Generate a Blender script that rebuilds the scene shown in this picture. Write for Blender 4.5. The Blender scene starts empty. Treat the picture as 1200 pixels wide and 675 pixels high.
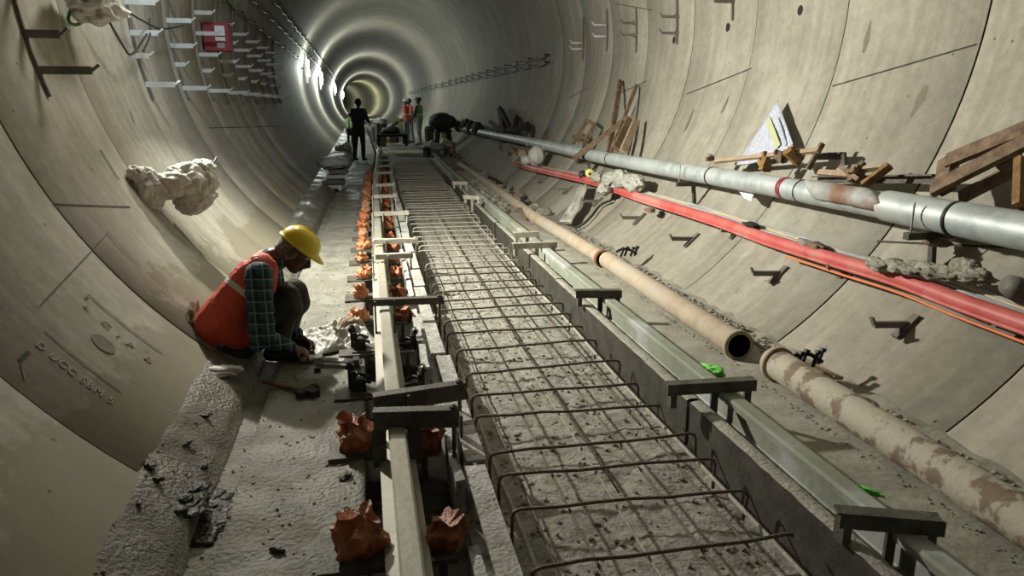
import bpy, math, random
from mathutils import Vector, Matrix, noise
random.seed(7)
scene = bpy.context.scene
COL = scene.collection
V = Vector
# ------------------------------------------------------------------ camera model (1200x675)
F = 864.0; PITCH = .2426; YAW = .1996; CAM = V((-.99, 0, 1.5)); R = 2.9; CZ = 2.39
_cp, _sp, _cy, _sy = math.cos(PITCH), math.sin(PITCH), math.cos(YAW), math.sin(YAW)
FWD = V((_sy*_cp, _cy*_cp, -_sp)); RT = V((_cy, -_sy, 0)); UP = RT.cross(FWD)
def ray(x, y): return FWD*F + RT*(x-600) + UP*(337.5-y)
def U(x, y, z=0.0):                # point of the ground plane at height z
    d = ray(x, y); return CAM + d*((z-CAM.z)/d.z)
def UD(x, y, Y):                   # point in the vertical cross plane at distance Y
    d = ray(x, y); return CAM + d*(Y/d.y)
def UC(x, y, r=R):                 # point on the tunnel lining (radius r)
    d = ray(x, y); a = d.x**2+d.z**2; ox, oz = CAM.x, CAM.z-CZ
    b = ox*d.x+oz*d.z; c = ox*ox+oz*oz-r*r
    return CAM + d*((-b+math.sqrt(b*b-a*c))/a)
def drift(y):                      # the track bends very gently to the right
    if y <= 0: return 0.
    if y < 17: return .00095*y*y
    return min(.27+.032*(y-17), .5)
D0 = 4.18+1.439                    # a ring joint
RS = 1.439                         # ring width
# ------------------------------------------------------------------ materials
def principled(name):
    m = bpy.data.materials.new(name); m.use_nodes = True
    nt = m.node_tree; b = nt.nodes['Principled BSDF']; return m, nt, b
def N(nt, t, **k):
    n = nt.nodes.new(t)
    for a, v in k.items(): setattr(n, a, v)
    return n
def mat(name, c1, c2=None, rough=.7, scale=6., bump=.15, metal=0., detail=6., spots=None, stretch=(1,1,1), bscale=None, c3=None, alpha=None, trans=0., fac=(.35,.68), spec=.4, rough2=None):
    m, nt, b = principled(name); L = nt.links
    tc = N(nt, 'ShaderNodeTexCoord'); mp = N(nt, 'ShaderNodeMapping'); mp.inputs['Scale'].default_value = stretch
    geo = N(nt, 'ShaderNodeNewGeometry')
    L.new(geo.outputs['Position'], mp.inputs['Vector'])
    no = N(nt, 'ShaderNodeTexNoise'); no.inputs['Scale'].default_value = scale; no.inputs['Detail'].default_value = detail; no.inputs['Roughness'].default_value = .62
    L.new(mp.outputs[0], no.inputs['Vector'])
    cr = N(nt, 'ShaderNodeValToRGB'); cr.color_ramp.elements[0].position = fac[0]; cr.color_ramp.elements[1].position = fac[1]
    cr.color_ramp.elements[0].color = (*c1, 1); cr.color_ramp.elements[1].color = (*(c2 or c1), 1)
    L.new(no.outputs['Fac'], cr.inputs[0]); col = cr.outputs[0]
    if c3:
        n3 = N(nt, 'ShaderNodeTexNoise'); n3.inputs['Scale'].default_value = scale*.35; n3.inputs['Detail'].default_value = 5
        L.new(geo.outputs['Position'], n3.inputs['Vector'])
        r3 = N(nt, 'ShaderNodeValToRGB'); r3.color_ramp.elements[0].position = .5; r3.color_ramp.elements[1].position = .6
        mx = N(nt, 'ShaderNodeMix', data_type='RGBA'); L.new(n3.outputs['Fac'], r3.inputs[0]); L.new(r3.outputs[0], mx.inputs[0])
        L.new(col, mx.inputs[6]); mx.inputs[7].default_value = (*c3, 1); col = mx.outputs[2]
    if spots:
        vo = N(nt, 'ShaderNodeTexVoronoi'); vo.inputs['Scale'].default_value = spots[0]; L.new(geo.outputs['Position'], vo.inputs['Vector'])
        r4 = N(nt, 'ShaderNodeValToRGB'); r4.color_ramp.elements[0].position = spots[1]*.6; r4.color_ramp.elements[1].position = spots[1]
        r4.color_ramp.elements[0].color = (1,1,1,1); r4.color_ramp.elements[1].color = (0,0,0,1)
        L.new(vo.outputs['Distance'], r4.inputs[0])
        mx = N(nt, 'ShaderNodeMix', data_type='RGBA'); L.new(r4.outputs[0], mx.inputs[0]); L.new(col, mx.inputs[6])
        mx.inputs[7].default_value = (*spots[2], 1); col = mx.outputs[2]
    L.new(col, b.inputs['Base Color'])
    b.inputs['Roughness'].default_value = rough; b.inputs['Metallic'].default_value = metal
    b.inputs['Specular IOR Level'].default_value = spec
    if rough2 is not None:
        mr = N(nt, 'ShaderNodeMapRange'); mr.inputs[1].default_value = .4; mr.inputs[2].default_value = .6
        mr.inputs[3].default_value = rough; mr.inputs[4].default_value = rough2
        nr = N(nt, 'ShaderNodeTexNoise'); nr.inputs['Scale'].default_value = 2.3; nr.inputs['Detail'].default_value = 6
        L.new(geo.outputs['Position'], nr.inputs['Vector']); L.new(nr.outputs['Fac'], mr.inputs[0]); L.new(mr.outputs[0], b.inputs['Roughness'])
    if alpha is not None: b.inputs['Alpha'].default_value = alpha
    if trans: b.inputs['Transmission Weight'].default_value = trans
    if bump:
        nb = N(nt, 'ShaderNodeTexNoise'); nb.inputs['Scale'].default_value = bscale or scale*5; nb.inputs['Detail'].default_value = 6
        L.new(geo.outputs['Position'], nb.inputs['Vector'])
        bp = N(nt, 'ShaderNodeBump'); bp.inputs['Strength'].default_value = bump; bp.inputs['Distance'].default_value = .02
        L.new(nb.outputs['Fac'], bp.inputs['Height']); L.new(bp.outputs[0], b.inputs['Normal'])
    return m
def concrete_lining():
    m, nt, b = principled('lining_concrete'); L = nt.links
    geo = N(nt, 'ShaderNodeNewGeometry')
    def tex(scale, st=(1,1,1), det=6, ro=.6):
        mp = N(nt, 'ShaderNodeMapping'); mp.inputs['Scale'].default_value = st; L.new(geo.outputs['Position'], mp.inputs['Vector'])
        n = N(nt, 'ShaderNodeTexNoise'); n.inputs['Scale'].default_value = scale; n.inputs['Detail'].default_value = det; n.inputs['Roughness'].default_value = ro
        L.new(mp.outputs[0], n.inputs['Vector']); return n.outputs['Fac']
    def ramp(f, a, ca, bb, cb):
        r = N(nt, 'ShaderNodeValToRGB'); e = r.color_ramp.elements; e[0].position = a; e[1].position = bb; e[0].color = (*ca,1); e[1].color = (*cb,1)
        L.new(f, r.inputs[0]); return r.outputs[0]
    def mix(fac, a, c, mode='MIX'):
        x = N(nt, 'ShaderNodeMix', data_type='RGBA', blend_type=mode)
        if isinstance(fac, float): x.inputs[0].default_value = fac
        else: L.new(fac, x.inputs[0])
        L.new(a, x.inputs[6])
        if isinstance(c, tuple): x.inputs[7].default_value = (*c,1)
        else: L.new(c, x.inputs[7])
        return x.outputs[2]
    base = ramp(tex(1.1), .3, (.295,.277,.225), .7, (.40,.38,.315))
    fine = ramp(tex(11, det=10, ro=.8), .3, (.70,.70,.69), .7, (1.1,1.1,1.1))
    c = mix(1., base, fine, 'MULTIPLY')
    streak = ramp(tex(2.6, (.25,3.2,.22), 7), .42, (.80,.81,.80), .62, (1.05,1.05,1.05))
    c = mix(.75, c, streak, 'MULTIPLY')
    blot = ramp(tex(.55, (1,1,1), 8, .7), .56, (0,0,0), .72, (1,1,1))
    c = mix(blot, c, (.36,.355,.31))
    # silt on the lower lining, strengthened to put the left corner's shade into colour
    sp = N(nt, 'ShaderNodeSeparateXYZ'); L.new(geo.outputs['Position'], sp.inputs[0])
    ad = N(nt, 'ShaderNodeMath', operation='MULTIPLY_ADD'); L.new(tex(2.0, det=8, ro=.7), ad.inputs[0]); ad.inputs[1].default_value = 1.1
    L.new(sp.outputs['Z'], ad.inputs[2])
    low = ramp(ad.outputs[0], .95, (1,1,1), 1.5, (0,0,0))
    xr = N(nt, 'ShaderNodeMapRange'); L.new(sp.outputs['X'], xr.inputs[0]); xr.inputs[1].default_value = -1.; xr.inputs[2].default_value = 1.; xr.inputs[3].default_value = .8; xr.inputs[4].default_value = .12
    lm = N(nt, 'ShaderNodeMath', operation='MULTIPLY'); L.new(low, lm.inputs[0]); L.new(xr.outputs[0], lm.inputs[1])
    c = mix(lm.outputs[0], c, (.205,.185,.125))
    # air holes
    vo = N(nt, 'ShaderNodeTexVoronoi'); vo.inputs['Scale'].default_value = 5.5; vo.inputs['Randomness'].default_value = 1; L.new(geo.outputs['Position'], vo.inputs['Vector'])
    hole = ramp(vo.outputs['Distance'], .035, (1,1,1), .06, (0,0,0))
    c = mix(hole, c, (.10,.09,.065))
    L.new(c, b.inputs['Base Color'])
    b.inputs['Roughness'].default_value = .78; b.inputs['Specular IOR Level'].default_value = .3
    s = N(nt, 'ShaderNodeMath', operation='SUBTRACT'); L.new(tex(22, det=8, ro=.7), s.inputs[0]); L.new(hole, s.inputs[1])
    bp = N(nt, 'ShaderNodeBump'); bp.inputs['Strength'].default_value = .22; bp.inputs['Distance'].default_value = .01
    L.new(s.outputs[0], bp.inputs['Height']); L.new(bp.outputs[0], b.inputs['Normal'])
    return m
M = {}
M['lining'] = concrete_lining()
M['joint'] = mat('joint_gap', (.035,.032,.026), (.07,.065,.05), rough=.95, bump=.1)
M['pocket'] = mat('pocket_mortar', (.15,.14,.10), (.20,.185,.14), rough=.9, scale=20)
M['walk'] = mat('walkway_concrete', (.15,.148,.118), (.29,.285,.24), rough=.8, scale=5, bump=.7, bscale=48, spots=(13,.07,(.06,.055,.042)), c3=(.19,.186,.15), rough2=.5, detail=10)
M['ledge'] = mat('darkened_ledge', (.10,.096,.072), (.22,.213,.17), rough=.8, scale=9, bump=.8, bscale=60, spots=(14,.09,(.05,.045,.035)), rough2=.35, detail=10)  # muddy tone, darkened further to offset the lamp on this slope
M['bed'] = mat('track_bed', (.15,.147,.118), (.37,.36,.31), rough=.85, scale=22, bump=.5, bscale=60, spots=(16,.16,(.10,.095,.075)), detail=10, fac=(.3,.62))
M['trench'] = mat('trench_dirt', (.055,.05,.038), (.12,.11,.085), rough=.9, scale=9, bump=.6)
M['slab'] = mat('side_slab', (.24,.232,.185), (.36,.35,.295), rough=.85, scale=5, bump=.35, spots=(11,.05,(.12,.11,.09)))
M['mud'] = mat('wet_mud', (.02,.018,.013), (.07,.06,.045), rough=.35, scale=12, bump=.8)
M['rail'] = mat('rail_steel', (.30,.29,.235), (.41,.40,.33), rough=.6, scale=7, bump=.15, metal=.25, c3=(.33,.31,.245), stretch=(1,.3,1))
M['railR'] = mat('rail_dusty', (.23,.25,.19), (.33,.35,.28), rough=.7, scale=5, bump=.2, c3=(.42,.44,.43), stretch=(1,.5,1))
M['chan'] = mat('channel_steel', (.045,.043,.034), (.09,.087,.07), rough=.6, scale=8, bump=.2, metal=.3)
M['chantop'] = mat('channel_dust', (.28,.27,.22), (.42,.41,.35), rough=.85, scale=10, bump=.5)
M['form'] = mat('formwork_white', (.26,.26,.23), (.58,.58,.54), rough=.7, scale=11, bump=.6, spots=(18,.16,(.13,.12,.10)), detail=10)
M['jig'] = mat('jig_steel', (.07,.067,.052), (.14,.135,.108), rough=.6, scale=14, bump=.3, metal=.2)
M['jigpale'] = mat('jig_pale', (.33,.31,.25), (.46,.44,.37), rough=.75, scale=10, bump=.3)  # paler steel for the farther cross bars, pins and distant stacks
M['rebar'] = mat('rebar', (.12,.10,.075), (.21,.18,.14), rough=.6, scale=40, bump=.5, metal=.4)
M['rebarpale'] = mat('rebar_pale', (.34,.31,.25), (.50,.47,.39), rough=.75, scale=30, bump=.5)  # paler bars for the farther stirrups and some longitudinals
M['dirtyrag'] = mat('dirty_rag', (.16,.15,.115), (.40,.385,.31), rough=.8, scale=12, bump=.5)
M['galv'] = mat('galvanised', (.34,.39,.39), (.52,.57,.56), rough=.52, scale=9, bump=.05, metal=.3, c3=(.50,.54,.53))
M['red'] = mat('red_hose', (.50,.085,.075), (.60,.16,.14), rough=.5, scale=5, bump=.1, c3=(.58,.23,.20))
M['brown'] = mat('tan_pipe', (.33,.265,.185), (.43,.36,.27), rough=.75, scale=7, bump=.2, c3=(.38,.34,.27))
M['blotch'] = mat('patchy_pipe', (.21,.15,.11), (.44,.40,.32), rough=.75, scale=8, bump=.2, fac=(.43,.50), detail=5)
M['rust'] = mat('rust', (.16,.07,.03), (.30,.14,.06), rough=.9, scale=20, bump=.5)
M['black'] = mat('black_rubber', (.012,.012,.012), (.03,.03,.03), rough=.5, scale=10, bump=.1)
M['dark'] = mat('dark_gap', (.02,.018,.014), rough=.9, bump=0)
M['wood'] = mat('old_wood', (.11,.07,.04), (.27,.19,.125), rough=.8, scale=12, bump=.4, stretch=(1,1,1))
M['woodpale'] = mat('pale_wood', (.30,.22,.14), (.42,.33,.23), rough=.8, scale=14, bump=.4)
M['woodorange'] = mat('orange_wood', (.15,.075,.025), (.34,.19,.06), rough=.7, scale=18, bump=.4)
M['orange'] = mat('orange_plastic', (.42,.12,.035), (.62,.25,.10), rough=.32, scale=14, bump=.5, spec=.6, c3=(.52,.28,.16))
M['orangedark'] = mat('orange_plastic_dark', (.26,.065,.02), (.48,.15,.045), rough=.35, scale=14, bump=.6, spec=.6)  # darker orange for the nearest wraps and all on the inner side
M['film'] = mat('plastic_film', (.30,.30,.255), (.50,.50,.44), rough=.4, scale=9, bump=.4, spec=.6)
M['white'] = mat('white_sheet', (.44,.43,.39), (.62,.61,.56), rough=.6, scale=9, bump=.3)
M['whitep'] = mat('white_paint', (.75,.76,.75), rough=.5, bump=0)
M['brackw'] = mat('bracket_lit', (.55,.57,.56), (.68,.70,.69), rough=.45, scale=8, bump=.05, metal=.2)
M['brackd'] = mat('bracket_dark', (.11,.105,.085), (.18,.17,.14), rough=.6, scale=8, bump=.1)
M['redbox'] = mat('red_box', (.24,.03,.045), (.30,.05,.06), rough=.45, bump=0)
M['vest'] = None
M['skin'] = mat('skin', (.11,.055,.034), (.15,.078,.048), rough=.55, scale=14, bump=.1)
M['hair'] = mat('grey_hair', (.10,.10,.095), (.42,.41,.39), rough=.8, scale=60, bump=.7, detail=3)
M['moust'] = mat('grey_moustache', (.22,.21,.19), (.45,.44,.41), rough=.8, scale=80, bump=.5)
M['eyew'] = mat('eye_white', (.7,.68,.62), rough=.3, bump=0)
M['helmet'] = mat('yellow_helmet', (.78,.56,.015), (.86,.64,.03), rough=.28, scale=4, bump=.03, spec=.6)
M['trouser'] = mat('dark_trousers', (.020,.018,.014), (.05,.045,.036), rough=.85, scale=9, bump=.4)
M['shoe'] = mat('dark_shoe', (.02,.018,.015), (.05,.045,.035), rough=.5, scale=12, bump=.3)
M['navy'] = mat('navy_cloth', (.02,.028,.045), (.045,.055,.08), rough=.85, scale=7, bump=.4)
M['jeans'] = mat('grey_jeans', (.16,.18,.20), (.26,.28,.30), rough=.85, scale=9, bump=.4)
M['green'] = mat('green_vest_cloth', (.14,.30,.10), (.24,.42,.16), rough=.8, scale=9, bump=.3)
M['cable'] = mat('black_cable', (.02,.02,.02), (.04,.04,.04), rough=.5, bump=0)
M['greenc'] = mat('green_cable', (.02,.16,.07), rough=.45, bump=0)
M['greyc'] = mat('grey_cable', (.30,.31,.33), (.38,.39,.40), rough=.6, bump=0)
M['yelc'] = mat('yellow_cable', (.52,.40,.20), (.60,.49,.27), rough=.6, bump=0)
M['orgc'] = mat('orange_cable', (.75,.20,.07), rough=.5, bump=0)
M['greenp'] = mat('green_plastic', (.10,.55,.05), (.22,.75,.12), rough=.35, scale=30, bump=.3)
M['yelp'] = mat('yellow_tape', (.70,.66,.22), (.8,.76,.35), rough=.5, bump=0)
M['stone'] = mat('stones', (.16,.15,.12), (.40,.385,.33), rough=.9, scale=14, bump=.5)
M['steel'] = mat('bright_steel', (.45,.45,.43), (.62,.62,.60), rough=.3, scale=20, bump=.05, metal=.85)
M['paper'] = None
def emis(name, col, s):
    m, nt, b = principled(name); b.inputs['Base Color'].default_value = (.8,.8,.8,1)
    b.inputs['Emission Color'].default_value = (*col,1); b.inputs['Emission Strength'].default_value = s; return m
def band_mat(name, base, band, bands, rough=.6):
    """cloth with reflective tape: bands = [(normal, offset, halfwidth)] in object space"""
    m, nt, b = principled(name); L = nt.links
    tc = N(nt, 'ShaderNodeTexCoord'); no = N(nt, 'ShaderNodeTexNoise'); no.inputs['Scale'].default_value = 9; no.inputs['Detail'].default_value = 6
    L.new(tc.outputs['Object'], no.inputs['Vector'])
    cr = N(nt, 'ShaderNodeValToRGB'); cr.color_ramp.elements[0].position = .3; cr.color_ramp.elements[1].position = .7
    cr.color_ramp.elements[0].color = (base[0]*.78, base[1]*.7, base[2]*.7, 1); cr.color_ramp.elements[1].color = (*base, 1)
    L.new(no.outputs['Fac'], cr.inputs[0]); col = cr.outputs[0]
    for nrm, off, hw in bands:
        d = N(nt, 'ShaderNodeVectorMath', operation='DOT_PRODUCT'); L.new(tc.outputs['Object'], d.inputs[0]); d.inputs[1].default_value = V(nrm).normalized()
        s = N(nt, 'ShaderNodeMath', operation='SUBTRACT'); L.new(d.outputs['Value'], s.inputs[0]); s.inputs[1].default_value = off
        a = N(nt, 'ShaderNodeMath', operation='ABSOLUTE'); L.new(s.outputs[0], a.inputs[0])
        lt = N(nt, 'ShaderNodeMath', operation='LESS_THAN'); L.new(a.outputs[0], lt.inputs[0]); lt.inputs[1].default_value = hw
        mx = N(nt, 'ShaderNodeMix', data_type='RGBA'); L.new(lt.outputs[0], mx.inputs[0]); L.new(col, mx.inputs[6]); mx.inputs[7].default_value = (*band, 1); col = mx.outputs[2]
    L.new(col, b.inputs['Base Color']); b.inputs['Roughness'].default_value = rough
    nb = N(nt, 'ShaderNodeTexNoise'); nb.inputs['Scale'].default_value = 16; nb.inputs['Detail'].default_value = 3; nb.inputs['Distortion'].default_value = 1.2
    L.new(tc.outputs['Object'], nb.inputs['Vector'])
    bp = N(nt, 'ShaderNodeBump'); bp.inputs['Strength'].default_value = .6; bp.inputs['Distance'].default_value = .03
    L.new(nb.outputs['Fac'], bp.inputs['Height']); L.new(bp.outputs[0], b.inputs['Normal'])
    return m
def plaid_mat():
    m, nt, b = principled('plaid_shirt'); L = nt.links
    tc = N(nt, 'ShaderNodeTexCoord')
    def stripes(nrm, freq, thr):
        d = N(nt, 'ShaderNodeVectorMath', operation='DOT_PRODUCT'); L.new(tc.outputs['Object'], d.inputs[0]); d.inputs[1].default_value = V(nrm).normalized()*freq
        f = N(nt, 'ShaderNodeMath', operation='FRACT'); L.new(d.outputs['Value'], f.inputs[0])
        l = N(nt, 'ShaderNodeMath', operation='LESS_THAN'); L.new(f.outputs[0], l.inputs[0]); l.inputs[1].default_value = thr; return l.outputs[0]
    def mix(f, a, c):
        x = N(nt, 'ShaderNodeMix', data_type='RGBA'); ff = N(nt, 'ShaderNodeMath', operation='MULTIPLY'); L.new(f, ff.inputs[0]); ff.inputs[1].default_value = .7
        L.new(ff.outputs[0], x.inputs[0])
        if isinstance(a, tuple): x.inputs[6].default_value = (*a,1)
        else: L.new(a, x.inputs[6])
        x.inputs[7].default_value = (*c,1); return x.outputs[2]
    c = mix(stripes((1,.2,0), 16, .5), (.022,.085,.10), (.010,.014,.022))
    c = mix(stripes((0.05,.2,1), 16, .5), c, (.012,.016,.025))
    c = mix(stripes((1,.2,0), 16, .12), c, (.22,.30,.30))
    c = mix(stripes((0.05,.2,1), 16, .12), c, (.20,.27,.27))
    L.new(c, b.inputs['Base Color']); b.inputs['Roughness'].default_value = .85
    return m
M['plaid'] = plaid_mat()
# ------------------------------------------------------------------ mesh builder
class MB:
    def __init__(s): s.v = []; s.f = []; s.mi = []; s.sm = []
    def add(s, vs, fs, mi=0, smooth=False):
        o = len(s.v); s.v += [V(p) for p in vs]
        for f in fs: s.f.append([i+o for i in f]); s.mi.append(mi); s.sm.append(smooth)
        return s
    def box(s, c, size, rot=None, mi=0):
        hx, hy, hz = [q/2 for q in size]; c = V(c)
        p = [V((a*hx, b*hy, d*hz)) for a in (-1,1) for b in (-1,1) for d in (-1,1)]
        if rot: p = [rot @ q for q in p]
        return s.add([c+q for q in p], [(0,1,3,2),(4,6,7,5),(0,4,5,1),(2,3,7,6),(0,2,6,4),(1,5,7,3)], mi)
    def bar(s, a, b, w, h, up=(0,0,1), mi=0):
        a, b = V(a), V(b); d = (b-a).normalized(); u = V(up); sd = d.cross(u)
        if sd.length < 1e-4: sd = d.cross(V((1,0,0)))
        sd.normalize(); u = sd.cross(d).normalized()
        vs = [p+sd*i*w/2+u*j*h/2 for p in (a,b) for i, j in ((-1,-1),(1,-1),(1,1),(-1,1))]
        return s.add(vs, [(0,3,2,1),(4,5,6,7),(0,1,5,4),(1,2,6,5),(2,3,7,6),(3,0,4,7)], mi)
    def tube(s, pts, r, n=10, caps=True, mi=0, rr=None, smooth=True):
        pts = [V(p) for p in pts]; vs = []; prev = None
        for i, p in enumerate(pts):
            d = (pts[min(i+1, len(pts)-1)]-pts[max(i-1, 0)]).normalized()
            if prev is None:
                a = d.cross(V((0,0,1)))
                if a.length < .1: a = d.cross(V((1,0,0)))
            else: a = prev-d*prev.dot(d)
            a.normalize(); prev = a; b = d.cross(a); q = rr[i] if rr else r
            vs += [p+(a*math.cos(t)+b*math.sin(t))*q for t in [2*math.pi*k/n for k in range(n)]]
        fs = [(i*n+k, i*n+(k+1)%n, (i+1)*n+(k+1)%n, (i+1)*n+k) for i in range(len(pts)-1) for k in range(n)]
        s.add(vs, fs, mi, smooth)
        if caps:
            o = len(s.v)-len(vs)
            s.f.append([o+k for k in range(n)][::-1]); s.mi.append(mi); s.sm.append(False)
            s.f.append([o+(len(pts)-1)*n+k for k in range(n)]); s.mi.append(mi); s.sm.append(False)
        return s
    def pipe(s, pts, r, wall=.008, n=28, mi=0, mo=0):
        """open hollow pipe"""
        s.tube(pts, r, n, False, mi); s.tube([p for p in pts][::-1], r-wall, n, False, mo)
        a = len(s.v)-2*len(pts)*n; b = a+len(pts)*n
        L = len(pts)
        return s
    def extrude(s, prof, ys, dx=lambda y: 0, mis=None, closed=True, smooth=False):
        """profile of (x, z) swept along y"""
        n = len(prof); vs = [V((x+dx(y), y, z)) for y in ys for x, z in prof]
        o = len(s.v); s.v += vs
        for i in range(len(ys)-1):
            for k in range(n if closed else n-1):
                s.f.append([o+i*n+k, o+(i+1)*n+k, o+(i+1)*n+(k+1)%n, o+i*n+(k+1)%n]); s.mi.append(mis[k] if mis else 0); s.sm.append(smooth)
        if closed:
            s.f.append([o+k for k in range(n)]); s.mi.append(0); s.sm.append(False)
            s.f.append([o+(len(ys)-1)*n+k for k in range(n)][::-1]); s.mi.append(0); s.sm.append(False)
        return s
    def lathe(s, c, axis, prof, n=24, mi=0, smooth=True):
        """prof = [(radius, height along axis)]"""
        c = V(c); ax = V(axis).normalized(); a = ax.cross(V((0,0,1)))
        if a.length < .1: a = ax.cross(V((1,0,0)))
        a.normalize(); b = ax.cross(a)
        vs = [c+ax*h+(a*math.cos(t)+b*math.sin(t))*r for r, h in prof for t in [2*math.pi*k/n for k in range(n)]]
        fs = [(i*n+k, i*n+(k+1)%n, (i+1)*n+(k+1)%n, (i+1)*n+k) for i in range(len(prof)-1) for k in range(n)]
        return s.add(vs, fs, mi, smooth)
    def ico(s, c, rad, sub=3, amp=0., fr=3., seed=0, rot=None, mi=0, smooth=True, crease=False):
        import bmesh
        bm = bmesh.new(); bmesh.ops.create_icosphere(bm, subdivisions=sub, radius=1.0)
        rad = V(rad) if not isinstance(rad, (int, float)) else V((rad,)*3); c = V(c); off = V((seed*7.3, seed*3.1, seed*1.7))
        vs = []
        for v in bm.verts:
            k = 1.
            if amp:
                q = v.co*fr+off
                nn = noise.noise(q)
                if crease: q2 = v.co*1.1+off; nn = .75*noise.noise(q2)+.55*(.45-2*abs(noise.noise(q2*1.7+off)))+.32*(.4-2*abs(noise.noise(q2*4.1)))+.08*noise.noise(q2*11)
                else: nn += .5*noise.noise(q*2.1)
                k = 1+amp*nn
            p = V((v.co.x*rad.x, v.co.y*rad.y, v.co.z*rad.z))*k
            if rot: p = rot @ p
            vs.append(c+p)
        fs = [[v.index for v in f.verts] for f in bm.faces]; bm.free()
        return s.add(vs, fs, mi, smooth)
    def cap(s, a, b, ra, rb=None, n=12):
        """tapered capsule"""
        a, b = V(a), V(b); rb = ra if rb is None else rb; d = (b-a)
        L = d.length; d = d.normalized() if L > 1e-6 else V((0,0,1)); pts = []; rs = []
        for k in range(5):
            t = math.pi/2*k/5; pts.append(a-d*ra*math.cos(t)); rs.append(max(ra*math.sin(t), ra*.05))
        pts.append(a); rs.append(ra); pts.append(b); rs.append(rb)
        for k in range(1, 6):
            t = math.pi/2*k/5; pts.append(b+d*rb*math.sin(t)); rs.append(max(rb*math.cos(t), rb*.05))
        return s.tube(pts, 0, n, True, 0, rs)
    def build(s, name, mats, parent=None, origin=None, kind=None):
        me = bpy.data.meshes.new(name)
        if parent is not None:
            org = V((0,0,0)); p = parent
            while p is not None: org += p.location; p = p.parent
        elif origin is not None: org = V(origin)
        else:
            xs = [v.x for v in s.v]; yy = [v.y for v in s.v]; zz = [v.z for v in s.v]
            org = V(((min(xs)+max(xs))/2, (min(yy)+max(yy))/2, min(zz)))
        loc = V((0,0,0)) if parent is not None else org
        me.from_pydata([tuple(v-org) for v in s.v], [], s.f)
        for m in (mats if isinstance(mats, (list, tuple)) else [mats]): me.materials.append(m)
        me.polygons.foreach_set('material_index', s.mi); me.polygons.foreach_set('use_smooth', s.sm)
        me.update(); me.validate()
        o = bpy.data.objects.new(name, me); COL.objects.link(o); o.location = loc
        if parent is not None: o.parent = parent
        if kind: o['kind'] = kind
        return o
def tag(o, label, cat, group=None, kind=None):
    o['label'] = label; o['category'] = cat
    if group: o['group'] = group
    if kind: o['kind'] = kind
    return o
def empty(name, loc, label=None, cat=None, group=None):
    o = bpy.data.objects.new(name, None); COL.objects.link(o); o.location = V(loc); o.empty_display_size = .05
    if label: tag(o, label, cat, group)
    return o
def copy_tree(o, loc=None, parent=None):
    c = o.copy(); COL.objects.link(c)
    if parent: c.parent = parent
    for ch in [x for x in bpy.data.objects if x.parent == o]: copy_tree(ch, None, c)
    if loc is not None: c.location = V(loc)
    return c
ORD = ['nearest', 'second', 'third', 'fourth', 'fifth', 'sixth', 'seventh', 'eighth', 'ninth', 'tenth', 'eleventh', 'twelfth', 'thirteenth', 'fourteenth', 'fifteenth', 'sixteenth', 'seventeenth', 'eighteenth', 'nineteenth', 'twentieth', 'twenty-first', 'twenty-second', 'twenty-third', 'twenty-fourth']
def nth(i): return 'nearest to the camera' if i == 0 else ORD[i]+' from the camera'
def organic(o, voxel, smooth=6, sub=0):
    r = o.modifiers.new('remesh', 'REMESH'); r.mode = 'VOXEL'; r.voxel_size = voxel; r.use_smooth_shade = True
    if smooth:
        s = o.modifiers.new('smooth', 'SMOOTH'); s.iterations = smooth; s.factor = .5
    return o
# ================================================================== TUNNEL
def axis(s):                       # centre line: straight, then curving left beyond 105 m
    if s < 105: return V((0, s, 0)), V((1,0,0))
    a = (s-105)/280.; return V((-280*(1-math.cos(a)), 105+280*math.sin(a), 0)), V((math.cos(a), math.sin(a), 0))
def surf(th, s, r=R):
    c, lat = axis(s); return c+lat*(r*math.sin(th))+V((0,0,CZ+r*math.cos(th)))
def lining(name, t0, t1):
    n = max(2, int(abs(t1-t0)/math.radians(2.5))); ths = [t0+(t1-t0)*k/n for k in range(n+1)]
    m = MB(); k = -9; rnd = random.Random(3)
    while D0+k*RS < 215:
        a, b = D0+k*RS, D0+(k+1)*RS
        rings = [a+.006, a+.010, (a+b)/2, b-.010, b-.006]; rad = [R+.004, R, R, R, R+.004]
        if k > 5: rings = [a, b]; rad = [R, R]
        o = rnd.uniform(-.003, .003) if k <= 5 else 0
        vs = [surf(t, s, q+o) for s, q in zip(rings, rad) for t in ths]; w = len(ths)
        m.add(vs, [(i*w+j, i*w+j+1, (i+1)*w+j+1, (i+1)*w+j) for i in range(len(rings)-1) for j in range(w-1)], 0, True)
        if k > 5:
            k += 1
            if k < 14:
                vs = [surf(t, b+s, R-.001) for s in (-.0035, .0035) for t in ths]; m.add(vs, [(j, j+1, w+j+1, w+j) for j in range(w-1)], 1, True)
            continue
        vs = [surf(t, s, R+d) for s, d in ((b-.0065, .003), (b-.005, .03), (b+.005, .03), (b+.0065, .003)) for t in ths]
        m.add(vs, [(i*w+j, i*w+j+1, (i+1)*w+j+1, (i+1)*w+j) for i in range(3) for j in range(w-1)], 1, False)
        k += 1
    return m.build(name, [M['lining'], M['joint']], origin=(0,0,0), kind='structure')
TB = math.radians(155)
wall_left = lining('wall_left', -math.radians(142.4), -math.radians(52))
wall_right = lining('wall_right', math.radians(52), TB)
ceiling = lining('ceiling', -math.radians(52), math.radians(52))
m = MB()                           # bulkhead of the tunnel far behind the camera
m.box((0, -9.2, CZ), (6.4, .2, 6.4)); m.build('wall_back', M['lining'], kind='structure')
def th_of(p): return math.atan2(p.x, p.z-CZ)
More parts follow.
